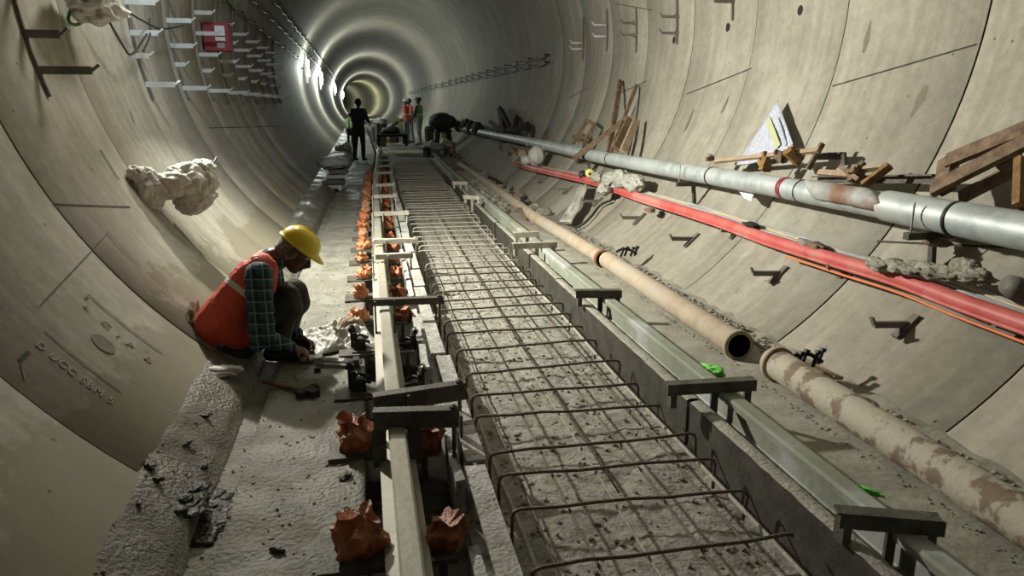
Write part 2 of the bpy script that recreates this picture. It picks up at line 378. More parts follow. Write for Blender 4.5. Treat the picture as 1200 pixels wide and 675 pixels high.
def strip(a, b, w, name, m_, parent, r=R-.004, taper=None):
    """thin seam lying in the lining between two pixels a and b"""
    pa, pb = UC(*a), UC(*b); mb = MB(); n = 8; vs = []
    ta, tb = th_of(pa), th_of(pb); d = V(((tb-ta)*R, pb.y-pa.y, 0)); L = d.length; nx = V((-d.y, d.x, 0))/L
    for i in range(n+1):
        f = i/n; ww = w*(taper(f) if taper else 1)/2
        t, y = ta+(tb-ta)*f, pa.y+(pb.y-pa.y)*f
        for sg in (-1, 1): vs.append(surf(t+sg*nx.x*ww/R, y+sg*nx.y*ww, r))
    mb.add(vs, [(2*i, 2*i+1, 2*i+3, 2*i+2) for i in range(n)], 0, True)
    return mb.build(name, m_, parent)
J = M['joint']
for a, b, w in [((976,101),(1145,52),.012), ((805,110),(881,80),.011), ((1028,283),(1200,291),.013), ((720,112),(758,95),.01), ((665,116),(690,103),.01), ((1107,510),(1200,578),.016), ((720,4),(765,12),.01)]:
    strip(a, b, w, 'segment_joint', J, wall_right)
for a, b, w in [((62,240),(152,243),.013), ((125,275),(45,360),.004), ((245,150),(330,148),.01)]:
    strip(a, b, w, 'segment_joint', J, wall_left)
leaf = lambda f: .15+1.7*f if f < .75 else 1.4*(1.35-f*1.0)
for a, b, w, q, wl in [((1021,24),(1012,62),.06,leaf,wall_right), ((1067,139),(1087,100),.075,leaf,wall_right), ((854,113),(845,133),.05,leaf,wall_right), ((813,128),(802,154),.05,leaf,wall_right),
                   ((117,176),(139,211),.05,None,wall_left), ((124,272),(164,313),.055,None,wall_left), ((690,133),(684,146),.05,leaf,wall_right), ((152,130),(157,145),.04,None,wall_left), ((745,122),(738,140),.04,leaf,wall_right)]:
    strip(a, b, w, 'bolt_pocket', M['pocket'], wall_right if a[0] > 600 else wall_left, R-.003, q)
# grout socket on the left wall (a shallow dark cup)
p = UC(121, 403); t = th_of(p); mb = MB(); inw = V((-math.sin(t), 0, -math.cos(t)))
mb.lathe(p+inw*.004, inw, [(.062,-.002),(.052,.0),(.048,-.001),(.03,-.0015),(.001,-.002)], 24)
mb.build('grout_socket', M['pocket'], wall_left)
for px, py in ((938,12), (790,47), (853,32)):
    p = UC(px, py); t = th_of(p); inw = V((-math.sin(t), 0, -math.cos(t)))
    mb = MB(); mb.lathe(p+inw*.004, inw, [(.045,-.002),(.04,0),(.001,-.001)], 18); mb.build('grout_socket', M['dark'], wall_right)
# cast-in frame lines and casting marks
fr = MB()
strip((104,346),(190,414),.011,'casting_frame', M['pocket'], wall_left); strip((104,346),(99,350),.011,'casting_frame', M['pocket'], wall_left)
strip((52,388),(142,459),.011,'casting_frame', M['pocket'], wall_left); strip((33,413),(22,424),.018,'casting_frame', M['joint'], wall_left); strip((24,426),(29,446),.008,'casting_frame', M['pocket'], wall_left)
def wall_text(s, a, b, size, parent, m_):
    pa, pb = UC(*a), UC(*b); cu = bpy.data.curves.new('t', 'FONT'); cu.body = s; cu.size = size; cu.extrude = .0015; cu.space_character = 1.15
    ob = bpy.data.objects.new('t', cu); COL.objects.link(ob); dg = bpy.context.evaluated_depsgraph_get(); me = bpy.data.meshes.new_from_object(ob.evaluated_get(dg))
    bpy.data.objects.remove(ob)
    w = max(v.co.x for v in me.vertices); ta, tb = th_of(pa), th_of(pb); L = V(((tb-ta)*R, pb.y-pa.y)).length; k = L/w
    ux = V(((tb-ta)*R, pb.y-pa.y))/L; uy = V((ux.y, -ux.x))
    for v in me.vertices:
        q = ux*(v.co.x*k)+uy*v.co.y
        v.co = surf(ta+q.x/R, pa.y+q.y, R-.003+(-v.co.z))
    me.materials.append(m_); o = bpy.data.objects.new('casting_mark', me); COL.objects.link(o); o.parent = parent; return o
M['emboss'] = mat('embossed', (.30,.28,.22), (.36,.335,.27), rough=.9, bump=.1)
wall_text('D UGC SBM 5', (40,404), (130,474), .075, wall_left, M['emboss'])
wall_text('L  C I P  B', (96,358), (176,426), .065, wall_left, M['emboss'])
# ================================================================== FLOOR
def nz(x, y, s, a): return a*noise.noise(V((x*s, y*s, .3)))
def floor_z(x, y):
    X = x-drift(y)
    if X < -1.04:
        z = nz(X, y, 2.3, .012 if X > -1.5 else .003)+nz(X, y, 9, .006)+nz(X, y, 30, .004)
        if X < -1.662: z += .03+.135*min(1, (-1.662-X)/.2)+nz(X, y, 5, .004)
        elif X < -1.555: z -= .035
        return z
    if X < -.66: return -.15+nz(x, y, 8, .012)
    if X < .74: return -.10+nz(x, y, 6, .016)+nz(x, y, 21, .012)
    if X < .78: return -.02+nz(x,y,5,.01)
    if X < 1.32: return .04+nz(x, y, 4, .008)
    return .04-.04*min(1, (X-1.32)/.2)+nz(x, y, 7, .02)
xs = [-2.35, -2.1]; x = -2.0
while x < 1.75:
    xs.append(x); x += .03
xs += [-1.705,-1.67,-1.66,-1.56,-1.55,-1.045,-1.035,-.665,-.655,.735,.745,.775,.785,1.315]
xs = sorted(set(round(v,4) for v in xs))+[2.0, 2.3]
ys = []; y = -9.
while y < 60:
    ys.append(y); y += .25 if y < .8 else .03 if y < 5 else .06 if y < 10 else .25 if y < 20 else 1.
ys += [60+i*4 for i in range(0, 38)]
fl = MB(); W = len(xs)
for y in ys:
    for xx in xs:
        c, lat = axis(y); z = floor_z(xx+drift(y) if y < 60 else xx, min(y, 60)); dd = drift(y) if abs(xx) < 1.9 else 0
        fl.v.append(c+lat*(xx+dd*max(0, 1-max(0,y-60)/20))+V((0,0,z)))
for i in range(len(ys)-1):
    for j in range(W-1):
        X = (xs[j]+xs[j+1])/2
        mi = 4 if X < -1.66 else 0 if X < -1.04 else 2 if X < -.66 else 1 if X < .74 else 2 if X < .78 else 3
        fl.f.append([i*W+j, i*W+j+1, (i+1)*W+j+1, (i+1)*W+j]); fl.mi.append(mi); fl.sm.append(abs(X+1.04) > .01 and abs(X+.66) > .01)
fl.build('floor', [M['walk'], M['bed'], M['trench'], M['slab'], M['ledge']], origin=(0,0,0), kind='structure')
def gz(x, y): return floor_z(x, y)
# ================================================================== RAILS
def rail_profile(cx, zb):
    h = .172; P = [(-.075,0),(-.075,.012),(-.02,.03),(-.0085,.045),(-.0085,.125),(-.034,.138),(-.036,.165),(-.028,.172),(.028,.172),(.036,.165),(.034,.138),(.0085,.125),(.0085,.045),(.02,.03),(.075,.012),(.075,0)]
    return [(cx+a, zb+b) for a, b in P]
YS = lambda a, b, st=.5: [a+(b-a)*i/max(1, round((b-a)/st)) for i in range(max(1, round((b-a)/st))+1)]
m = MB(); m.extrude(rail_profile(-.905, .028), YS(-1, 26), drift); r = m.build('steel_rail', M['rail'])
tag(r, 'dusty steel running rail left of the rebar trough, between orange wrapped fastenings', 'rail')
m = MB(); m.extrude([(a if abs(a-.635) < .03 else .635+(a-.635)*1.15, b) for a, b in rail_profile(.635, .028)], YS(-1, 24), drift); r = m.build('steel_rail', M['railR'])
tag(r, 'greenish white dusty steel rail to the right of the dark steel channel', 'rail')
# ---- right channel formwork
secs = [(.6, 3.02), (3.05, 5.6), (5.63, 8.6), (8.63, 11.6), (11.63, 15.6)]
for i, (a, b) in enumerate(secs):
    t = empty('steel_channel', (.5+drift(a), a, -.1), 'dark steel channel edging the right side of the rebar trough, '+nth(i), 'formwork', 'channel formwork right of the rebar trough')
    j = random.uniform(-.008, .008)
    prof = [(.475+j,-.10),(.475+j,.135),(.535+j,.135),(.535+j,.125),(.485+j,.125),(.485+j,-.09),(.535+j,-.09),(.535+j,-.10)]
    MB().extrude(prof, YS(a, b), drift).build('web', M['chan'], t)
    m = MB(); n = int((b-a)/.05); vs = []
    for k in range(n+1):
        y = a+(b-a)*k/n
        for xx, zz in ((.474,.1355),(.485,.141),(.515,.142),(.536,.1355)):
            vs.append(V((xx+j+drift(y)+nz(xx, y, 20, .004), y, zz+abs(nz(xx, y*1.7, 11, .008)))))
    m.add(vs, [(4*q+c, 4*q+c+1, 4*q+c+5, 4*q+c+4) for q in range(n) for c in range(3)], 0, True)
    m.build('mortar_crust', M['chantop'], t)
# ---- left formwork strips
lsecs = [(.8, 2.62, 0), (2.66, 3.95, .012), (4.0, 5.6, -.01), (5.65, 8.2, .0), (8.25, 11.2, .01), (11.25, 15.5, 0)]
for i, (a, b, j) in enumerate(lsecs):
    t = empty('formwork_angle', (-.61+drift(a), a, -.1), 'white mortar splashed steel formwork angle along left edge of trough, '+nth(i), 'formwork', 'formwork angles left of the rebar trough')
    m = MB(); n = int((b-a)/.08)
    ys_ = [a+(b-a)*k/n for k in range(n+1)]
    prof = [(-.655+j,.118),(-.655+j,.13),(-.575+j,.13),(-.575+j,-.11),(-.585+j,-.11),(-.585+j,.118)]
    m.extrude(prof, ys_, drift); m.build('angle', [M['form']], t)
    m = MB(); prof = [(-.70+j,-.14),(-.70+j,.045),(-.662+j,.05),(-.662+j,-.14)]
    m.extrude(prof, ys_[: max(3, int(len(ys_)*.8))], lambda y: drift(y)+nz(0, y, 4, .008)); m.build('kicker_strip', M['form'], t)
# ================================================================== REBAR MAT
reb = empty('rebar_mat', (-.05, 1.5, -.1), 'tied steel reinforcement mat lying in the concrete trough between the rails', 'reinforcement')
yb = [1.72, 2.02, 2.35, 2.61, 2.83, 3.2, 3.48, 3.82, 4.23, 4.55, 4.85]
while yb[-1] < 19: yb.append(yb[-1]+.30+random.uniform(-.05, .05))
LX = [-.49, -.30, -.12, .06, .23, .385]
def barz(y): return .055+.012*noise.noise(V((0, y*1.3, 4)))
for i, y in enumerate(yb):
    sk = random.uniform(-.05, .05); z = barz(y)+.012; d = drift(y); xl = -.505+random.uniform(-.02,.02)+d; xr = .405+random.uniform(-.02,.02)+d; hl = random.uniform(.0,.02)
    pts = [(xl, y-sk/2+.01, -.085), (xl, y-sk/2, z-.03), (xl+.008, y-sk/2, z-.008), (xl+.03, y-sk/2, z)]
    pts += [(xl+(xr-xl)*f, y+sk*(f-.5)+random.uniform(-.006,.006), z+random.uniform(-.004,.004)) for f in (.2,.35,.5,.65,.8)]
    pts += [(xr-.03, y+sk/2, z), (xr-.008, y+sk/2, z-.008), (xr, y+sk/2, z-.03), (xr, y+sk/2+random.uniform(-.02,.02), -.07)]
    if i % 4 == 1: pts = pts[:-2]
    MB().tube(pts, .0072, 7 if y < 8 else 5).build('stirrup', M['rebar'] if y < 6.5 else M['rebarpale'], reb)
for j, x0 in enumerate(LX):
    z0 = {0: -.02, 5: -.015}.get(j, 0); pts = []
    y = 1.0
    while y < 19:
        pts.append((x0+drift(y)+.018*noise.noise(V((j*3, y*.7, 0))), y, (barz(y)-.003 if z0 == 0 else z0+.01*noise.noise(V((j, y, 1)))))); y += .25
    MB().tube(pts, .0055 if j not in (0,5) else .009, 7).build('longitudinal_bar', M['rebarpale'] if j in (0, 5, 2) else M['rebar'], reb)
# wire ties / second layer
for j, x0 in enumerate((-.40, -.02, .30)):
    pts = []; y = 2.0+j*.6
    while y < 12: pts.append((x0+drift(y)+.01*noise.noise(V((j*9, y, 3))), y, -.045+.006*noise.noise(V((j*4, y*2, 0))))); y += .3
    MB().tube(pts, .005, 6).build('lower_bar', M['rebar'], reb)
# ================================================================== JIGS over the rails
def left_jig(i, a, b, pale, yoke=False, y_h=.055):
    A, B = U(*a, .265), U(*b, .265)
    t = empty('rail_jig', (A.x, A.y, -.02), None, None)
    nm = {0: 'dark steel cross bar with arched yoke clamped over the left rail', 1: 'dark skewed steel bar lying across the left rail behind the arched yoke bar'}.get(i, ('pale dusty' if pale else 'dark')+' steel cross bar over the left rail, '+nth(i))
    tag(t, nm, 'rail support', 'cross bars over the left rail')
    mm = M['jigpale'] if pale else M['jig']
    m = MB(); m.bar(A+V((0,0,-y_h/2)), B+V((0,0,-y_h/2)), .008, y_h); m.bar(A+V((0,.025,0)), B+V((0,.025,0)), .055, .007); m.build('cross_bar', mm, t)
    rx = -.905+drift(A.y); 
    if yoke:
        # arched plate around the rail head
        m = MB(); n = 10; Y0 = A.y+.002; out = []; inn = []
        for k in range(n+1):
            an = math.pi*k/n; out.append((rx+.10*math.cos(an)*1.05, .15+.075*math.sin(an)**.5)); inn.append((rx+.045*math.cos(an), .145+.062*math.sin(an)**.5))
        out = [(rx+.105, .02)]+out+[(rx-.105, .02)]; inn = [(rx+.045, .02)]+inn+[(rx-.045, .02)]
        vs = []
        for o_, i_ in zip(out, inn):
            for yy in (Y0-.006, Y0+.006): vs += [V((o_[0], yy, o_[1])), V((i_[0], yy, i_[1]))]
        fs = []
        for k in range(len(out)-1):
            b0 = 4*k; fs += [(b0, b0+1, b0+5, b0+4), (b0+2, b0+6, b0+7, b0+3), (b0, b0+4, b0+6, b0+2), (b0+1, b0+3, b0+7, b0+5)]
        m.add(vs, fs); m.build('yoke', mm, t)
        m = MB(); m.box((rx+.27, Y0, .08), (.012,.05,.3)); m.build('leg', mm, t)
    else:
        for sx, nm_ in ((-.062, 'clamp_leg'), (.062, 'clamp_leg')):
            m = MB(); m.box((rx+sx, A.y+(B.y-A.y)*.25, .14), (.012,.045,.24)); m.build(nm_, mm, t)
    m = MB(); e = B+(A-B)*.06; m.tube([e+V((0,.02,.02)), V((e.x, e.y+.02, -.08))], .009, 8); m.lathe(e+V((0,.02,.0)), (0,0,1), [(.0,.0),(.018,.0),(.018,.014),(.0,.014)], 6, smooth=False); m.build('jacking_screw', mm, t)
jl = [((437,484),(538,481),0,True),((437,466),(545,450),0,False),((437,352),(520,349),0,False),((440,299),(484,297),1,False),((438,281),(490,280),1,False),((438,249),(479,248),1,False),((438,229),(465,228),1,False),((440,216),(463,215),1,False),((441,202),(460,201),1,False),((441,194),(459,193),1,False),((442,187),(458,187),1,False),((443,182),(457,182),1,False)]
for i, (a, b, pale, yk) in enumerate(jl): left_jig(i, a, b, pale, yk, .075 if i < 2 else .04)
def right_jig(i, a, b, pale):
    A, B = U(*a, .25), U(*b, .25)
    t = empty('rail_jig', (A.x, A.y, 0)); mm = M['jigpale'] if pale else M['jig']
    tag(t, ('pale dusty' if pale else 'dark')+' steel cross bar bridging channel and right rail, '+nth(i), 'rail support', 'cross bars over the right rail')
    m = MB(); m.bar(A+V((0,0,-.025)), B+V((0,0,-.025)), .008, .05); m.bar(A+V((0,.025,0)), B+V((0,.025,0)), .055, .007); m.build('cross_bar', mm, t)
    for f in (.55, .93):
        p = A+(B-A)*f; m = MB(); m.box((p.x, p.y+.02, .13), (.035,.012,.20)); m.build('clamp_leg', mm, t)
    m = MB(); m.box((A.x+.03, A.y+.02, .18), (.03,.05,.085)); m.build('end_hook', mm, t)
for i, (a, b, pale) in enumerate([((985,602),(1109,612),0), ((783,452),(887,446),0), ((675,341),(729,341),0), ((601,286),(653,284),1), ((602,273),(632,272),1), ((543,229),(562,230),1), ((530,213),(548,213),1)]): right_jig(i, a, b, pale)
# ================================================================== FASTENINGS
ky = [2.30, 3.12, 3.80, 4.50]+[5.15+.68*i for i in range(19)]
def wrapped(seed, h=.112, w=.07):
    """a fastening wrapped in plastic film gathered into a loose tuft on top"""
    m = MB(); rnd = random.Random(seed); n, rows = 64, 26; vs = []; ph = rnd.uniform(0, 6); np_ = rnd.choice((5, 6, 7)); lean = V((rnd.uniform(-.3,.3), rnd.uniform(-.3,.3), 0))
    for i in range(rows+1):
        t = i/rows
        base = .92+.16*math.sin(t*3.0) if t < .62 else (1.07-.34*math.sin((t-.62)/.38*math.pi*.8)**.8) 
        for k in range(n):
            a = 2*math.pi*k/n; c, s_ = math.cos(a), math.sin(a)
            fold = abs(math.sin(a*np_/2+ph+1.6*noise.noise(V((c, s_, t*1.5+seed)))))
            fine = abs(noise.noise(V((c*2.6, s_*2.6, t*2.5+seed*3))))
            r_ = w*base*(1+(.12+.45*max(0, t-.35))*(.5-fold)-.42*fine+.34*noise.noise(V((c*.9, s_*.9, t*1.3+seed*5))))
            z = h*(t+.35*t*noise.noise(V((c*1.3, s_*1.3, seed+9)))+.05*t*fold-.12*t*fine)
            vs.append(V((c*r_, s_*r_*1.05, z))+lean*z*t)
    m.add(vs, [(i*n+k, i*n+(k+1)%n, (i+1)*n+(k+1)%n, (i+1)*n+k) for i in range(rows) for k in range(n)], 0, True)
    top = [vs[rows*n+k] for k in range(n)]; ce = sum(top, V((0,0,0)))/n-V((0,0,h*.28)); o = len(m.v)
    m.add(top+[ce], [(k, (k+1)%n, n) for k in range(n)], 0, True)
    return m
protos = []
for sd in range(4):
    for dk in (0, 1):
        o = wrapped(sd*5+dk+1).build('wrapped_fastening', M['orangedark' if dk else 'orange'], origin=(0,0,0)); o.location = (0,-200,0); protos.append(o)
cnt = {'L': 0, 'R': 0}; used = set()
for i, y in enumerate(ky):
    d = drift(y)
    # baseplate under the rail
    m = MB(); m.box((-.97+d, y, .006), (.46, .22, .02)); m.box((-.97+d, y, .02), (.30,.16,.012))
    m.box((-1.06+d, y, -.07), (.02,.14,.12)); m.box((-.78+d, y, -.08), (.02,.14,.13))
    tag(m.build('base_plate', M['jig']), 'grey steel base plate under the left rail, '+nth(i), 'base plate', 'base plates under the left rail')
    for sd, xo, zo in (('L', -1.07, .02), ('R', -.775, -.02)):
        if i in (2, 3):
            t = empty('rail_fastening', (xo+.03+d, y, zo)); side = 'outer' if sd == 'L' else 'inner'
            tag(t, 'unwrapped black rail fastening, %s side of left rail, %s of its pair' % (side, 'nearer' if i == 2 else 'farther'), 'rail fastening', 'unwrapped rail fastenings')
            s = 1 if sd == 'L' else -1
            m = MB(); m.box((xo+d, y, zo+.03), (.07,.1,.06)); m.box((xo+d-s*.03, y, zo+.06), (.03,.05,.1)); m.build('shoulder', M['black'], t)
            m = MB(); P = [V((xo+d+s*.06, y-.05, zo+.055)), V((xo+d+s*.01, y-.055, zo+.075)), V((xo+d-s*.03, y-.03, zo+.06)), V((xo+d-s*.035, y, zo+.075)), V((xo+d, y+.02, zo+.085)), V((xo+d+s*.05, y+.03, zo+.06))]
            m.tube(P, .010, 8); m.build('spring_clip', M['black'], t)
            m = MB(); m.tube([(xo+d-s*.045, y+.03, zo), (xo+d-s*.045, y+.03, zo+.15)], .014, 10); m.lathe((xo+d-s*.045, y+.03, zo+.11), (0,0,1), [(0,0),(.026,0),(.026,.025),(0,.025)], 6, smooth=False); m.build('anchor_bolt', M['black'], t)
            if sd == 'R':
                m = MB(); m.tube([(xo+d+.03, y, zo), (xo+d+.03, y, zo+.13), (xo+d+.05, y, zo+.15), (xo+d+.07, y, zo+.13)], .008, 8); m.build('hook', M['steel'], t)
            continue
        pr = protos[((i*3+(sd == 'R')) % 4)*2+(1 if (sd == 'R' or i < 2) else 0)]
        key = pr.name
        o = pr.copy(); COL.objects.link(o)
        k = cnt[sd]; cnt[sd] += 1
        o.location = (xo+d+random.uniform(-.012,.012), y+random.uniform(-.03,.03), zo)
        o.rotation_euler = (random.uniform(-.15,.15), random.uniform(-.15,.15), random.uniform(0, 6.28)); sc = random.uniform(.85,1.1)*(1.12 if i < 2 else .95); o.scale = (sc, sc, sc*random.uniform(.9,1.1))
        tag(o, 'orange wrapped fastening on the %s side of the left rail, %s' % ('outer' if sd == 'L' else 'inner', nth(k)), 'wrapped fastening', 'orange wrapped fastenings %s the left rail' % ('outside' if sd == 'L' else 'inside'))
for o in protos: bpy.data.objects.remove(o)
# ================================================================== PIPES ON THE RIGHT
# tan pipe beside the wall
def pline(px, z): return [U(x, y, z) for x, y in px]
def hollow(t, pts, r, name, m_, n=30, dense=.15):
    P = [V(p) for p in pts]; Q = [P[0]]
    for a, b in zip(P, P[1:]):
        k = max(1, int((b-a).length/dense)); Q += [a+(b-a)*(q/k) for q in range(1, k+1)]
    m = MB(); m.tube(Q, r, n, False, 0); m.tube(Q[::-1], r-.007, n, False, 1)
    for e, s in ((0, 0), (len(Q)-1, 0)):
        d = (Q[1]-Q[0]).normalized() if e == 0 else (Q[-1]-Q[-2]).normalized()
        m.lathe(Q[e], d, [(r-.007, 0), (r, 0)], n)
    return m.build(name, [m_, M['dark']], t)
t = empty('delivery_pipe', (1.15, 1.2, .04), 'cream painted steel pipe with brown rust patches, lower right beside the slab', 'pipe')
hollow(t, [(1.165,.9,.125),(1.165,2.0,.125),(1.195,3.50,.125)], .083, 'pipe_body', M['blotch'])
m = MB(); m.lathe((1.195,3.44,.125), (.008,1,0), [(.083,0),(.097,0),(.097,.035),(.083,.035)], 30); m.build('end_collar', M['brown'], t)
t = empty('delivery_pipe', (1.15, 3.85, .04), 'tan steel pipe with dark open end facing the cream rusty pipe', 'pipe')
hollow(t, [(1.15,3.80,.12),(1.165,5.0,.12),(1.19,6.35,.12)], .078, 'pipe_body', M['brown'])
m = MB(); m.lathe((1.15,3.80,.12), (.01,1,0), [(.078,0),(.09,0),(.09,.04),(.078,.04)], 30); m.build('end_collar', M['brown'], t)
t = empty('delivery_pipe', (1.2, 6.5, .04), 'tan steel pipe with broken rust hole, middle one of the tan pipe row', 'pipe')
hollow(t, [(1.175,6.42,.115),(1.17,7.6,.115),(1.15,9.0,.115)], .07, 'pipe_body', M['brown'])
m = MB(); m.lathe((1.175,6.40,.115), (0,1,0), [(.07,0),(.084,0),(.084,.05),(.07,.05)], 28); m.build('end_collar', M['rust'], t)
t = empty('delivery_pipe', (1.16, 9.1, .04), 'tan steel pipe farthest along the row beside the right wall', 'pipe')
hollow(t, [(1.15,9.03,.115),(1.17+.06,12,.115),(1.17+.2,18,.115)], .07, 'pipe_body', M['brown'])
m = MB(); m.lathe((1.15,9.0,.115), (0,1,0), [(.07,0),(.084,0),(.084,.05),(.07,.05)], 28); m.build('end_collar', M['brown'], t)
# galvanised ventilation pipe on wall brackets
G = [V((2.19,-1.5,.90)), V((2.19,2.0,.90)), V((2.19,3.0,.90)), V((2.19,3.92,.897)), V((2.18,5.38,.884)), V((2.16,7.5,.85)), V((2.139,9.66,.83)), V((2.145,13.9,.836)), V((2.13,19,.82)), V((2.128,27,.81))]
t = empty('galvanised_pipe', (2.19, .5, .79), 'thick shiny galvanised pipe at right edge, resting on wall bracket near the pallet', 'pipe')
hollow(t, [G[0], G[1], G[2], V((2.19,4.0,.897))], .096, 'pipe_body', M['galv'])
p = UC(1112, 270, 2.65)
m = MB(); m.lathe((2.19,p.y-.012,.897), (0,1,0), [(.096,0),(.101,0),(.101,.022),(.096,.022)], 30); m.build('strap', M['black'], t)
t = empty('galvanised_pipe', (2.15, 4.0, .75), 'long grey galvanised pipe running back along the right wall with a red band', 'pipe')
hollow(t, [V((2.19,3.90,.895)), G[4], G[5], G[6], G[7], G[8], G[9]], .082, 'pipe_body', M['galv'])
def on_g(y):
    for a, b in zip(G, G[1:]):
        if a.y <= y <= b.y: return a+(b-a)*((y-a.y)/(b.y-a.y))
for px, py, mm, w in ((924,222,'red',.06), (835,208,'black',.02), (940,226,'black',.008), (716,187,'black',.02), (690,181,'black',.05), (643,170,'galv',.05)):
    p = on_g(UC(px, py, 2.65).y)
    m = MB(); m.lathe(p, (0,1,0), [(.082,0),(.084,0),(.084,w),(.082,w)] if mm == 'red' else [(.082,0),(.087,0),(.087,w),(.082,w)], 28)
    m.build({'red': 'red_band', 'black': 'strap', 'galv': 'coupling'}[mm], M['redbox'] if mm == 'red' else M[mm], t)
# triangular wall brackets under the galvanised pipe
def wall_pt(z, y, r=R):
    return V((math.sqrt(max(0, r*r-(z-CZ)**2)), y, z))
gb = [3.62, 6.75, 10.1, 13.5, 17]
for i, y in enumerate(gb):
    g = on_g(y); zb = g.z-(.099 if y < 3.9 else .085); w0 = wall_pt(zb-.02, y); w1 = wall_pt(zb-.26, y)
    t = empty('pipe_bracket', w0, 'grey triangular wall bracket carrying the galvanised pipe, '+nth(i), 'pipe bracket', 'brackets under the galvanised pipe')
    m = MB(); m.bar((g.x-.16, y, zb-.022), w0, .045, .04); m.build('arm', M['jig'], t)
    m = MB(); m.bar((g.x+.02, y, zb-.04), w1, .035, .03); m.build('brace', M['jig'], t)
    m = MB(); m.tube([(g.x-.13, y, zb-.03), (g.x-.13, y, zb+.17)], .006, 6); m.build('stop_pin', M['jigpale'], t)
# red hose on low wall brackets
RD = [UC(x, y, 2.78) for x, y in [(1290,410),(1200,379),(1120,351),(1050,325),(975,303),(900,280),(850,262),(800,246),(750,231),(700,214),(660,205),(620,196),(600,190)]]
t = empty('red_hose', RD[6]-V((0,0,.07)), 'long red flat hose running along the right wall under the galvanised pipe', 'hose')
def smoothpath(P, n=4):
    out = []
    for i in range(len(P)-1):
        p0, p1, p2, p3 = P[max(i-1,0)], P[i], P[i+1], P[min(i+2, len(P)-1)]
        for k in range(n):
            f = k/n; out.append(.5*((2*p1)+(p2-p0)*f+(2*p0-5*p1+4*p2-p3)*f*f+(3*p1-p0-3*p2+p3)*f**3))
    return out+[P[-1]]
def along(P, dth, dr, wob=0., seed=0):
    out = []
    for q in P:
        t_ = th_of(q)-dth; r_ = math.hypot(q.x, q.z-CZ)+dr
        t_ += wob*noise.noise(V((seed*5, q.y*1.3, 0))); out.append(V((r_*math.sin(t_), q.y, CZ+r_*math.cos(t_))))
    return out
RP = smoothpath(RD, 5)
m = MB(); m.tube(RP, .044, 14); m.build('hose_body', M['red'], t)
m = MB(); m.tube(along(RP, -.017, .0), .012, 8); m.build('seam', M['red'], t)
c0 = empty('cable_bundle', RD[3]+V((0,0,.02)), 'bundle of grey and yellow cables lying on top of the red hose', 'cables')
for j, (dth, dr, mm, r_) in enumerate([(.020,.025,'greyc',.013), (.027,.04,'greyc',.012), (.034,.05,'yelc',.011), (.024,.055,'yelc',.008), (.040,.06,'greyc',.012)]):
    MB().tube(along(RP, dth, dr, .008, j), r_, 8).build('cable', M[mm], c0)
o = MB().tube(along(RP[:24], -.027, .03, .004, 9), .008, 8).build('orange_cable', M['orgc']); tag(o, 'thin orange cable hanging just below the red hose, lower right', 'cable')
# low wall brackets, one pair each ring
def low_bracket(y, zc, label, L=.22, flat=True, mm='brackd', tip=True):
    w = wall_pt(zc, y); t = empty('wall_bracket', w, label, 'wall bracket', 'small steel brackets on the lower right wall')
    e = V((w.x-L, y+.02, w.z+.005))
    m = MB(); m.bar(w, e, .03, .035); m.build('arm', M[mm], t)
    if tip: m = MB(); m.bar(e, e+V((-.02,0,.045)), .028, .012); m.build('tip', M[mm], t)
    m = MB(); m.bar(wall_pt(zc-.07, y, R-.012), wall_pt(zc+.05, y, R-.012), .05, .02, up=(1,0,1)); m.build('wall_plate', M[mm], t); return t
ys_lb = [3.47, 4.80, 6.28, 7.62, 9.1, 10.5, 12.0]
for i, y in enumerate(ys_lb): low_bracket(y, .30, 'small dark steel bracket on lower right wall below the red hose, '+nth(i))
for i, y in enumerate([2.9, 4.25, 5.75, 7.3, 8.7]):
    t = low_bracket(y, .46, 'small dark steel bracket directly under the red hose, '+nth(i), .16, tip=False); t['group'] = 'brackets holding the red hose'
# ================================================================== LEFT WALL BRACKETS AND CABLES
def wl(z, y, r=R): return V((-math.sqrt(max(0, r*r-(z-CZ)**2)), y, z))
for i, y in enumerate([4.92, 7.22, 8.66, 10.1, 11.54, 12.98, 14.42, 15.86, 17.3, 18.7]):
    t = empty('cable_bracket', wl(1.6, y), 'curved steel upright with cable arms on upper left wall, '+nth(i), 'cable bracket', 'cable brackets on the left wall')
    m = MB(); zz = [1.55+.13*k for k in range(12)]
    for a, b in zip(zz, zz[1:]): m.bar(wl(a, y, R-.012), wl(b, y, R-.012), .022, .022, up=(1,0,0))
    m.build('upright', M['brackd'], t)
    arms = [(1.70,.30),(1.90,.20),(2.12,.32),(2.38,.28)] if i == 0 else [(1.68,.24),(1.92,.10),(2.11,.22),(2.36,.24),(2.6,.2)]
    for z, L in arms:
        a = wl(z, y); b = a+V((L,0,0)); mm = M['brackd'] if i == 0 else M['brackw']  # lamplight put into colour: nearest arms dark, farther arms white
        m = MB(); m.bar(a, b, .028, .046, up=(0,0,1)); m.bar(b, b+V((.045,0,.035)), .026, .014); m.build('arm', mm, t)
# hanging cables on the left wall
o = MB().tube(smoothpath([UC(*p, 2.78) for p in ((88,-8),(84,8),(80,22),(86,29),(96,26),(103,14),(101,-6))]), .011, 8).build('green_cable', M['greenc']); tag(o, 'short green cable loop hanging at top left of the wall', 'cable')
for k, P in enumerate([((118,0),(128,25),(145,55),(152,64),(160,58),(172,40)), ((150,14),(170,26),(190,34),(215,30)), ((175,22),(176,40),(168,60))]):
    o = MB().tube(smoothpath([UC(*p, 2.74) for p in P]), .009, 7).build('hanging_cable', M['cable']); tag(o, ['thin black cable drooping from bracket to bracket, top left wall', 'thin black cable running right towards the red box', 'short black cable tail hanging beside white bracket arm'][k], 'cable')
m = MB(); a = UC(112, 8, 2.66); m.ico(a, (.16,.28,.10), 4, .5, 2.0, 4, crease=True); tag(m.build('white_bag', M['white']), 'crumpled white bag hung on the wall beside the green cable loop', 'bag')
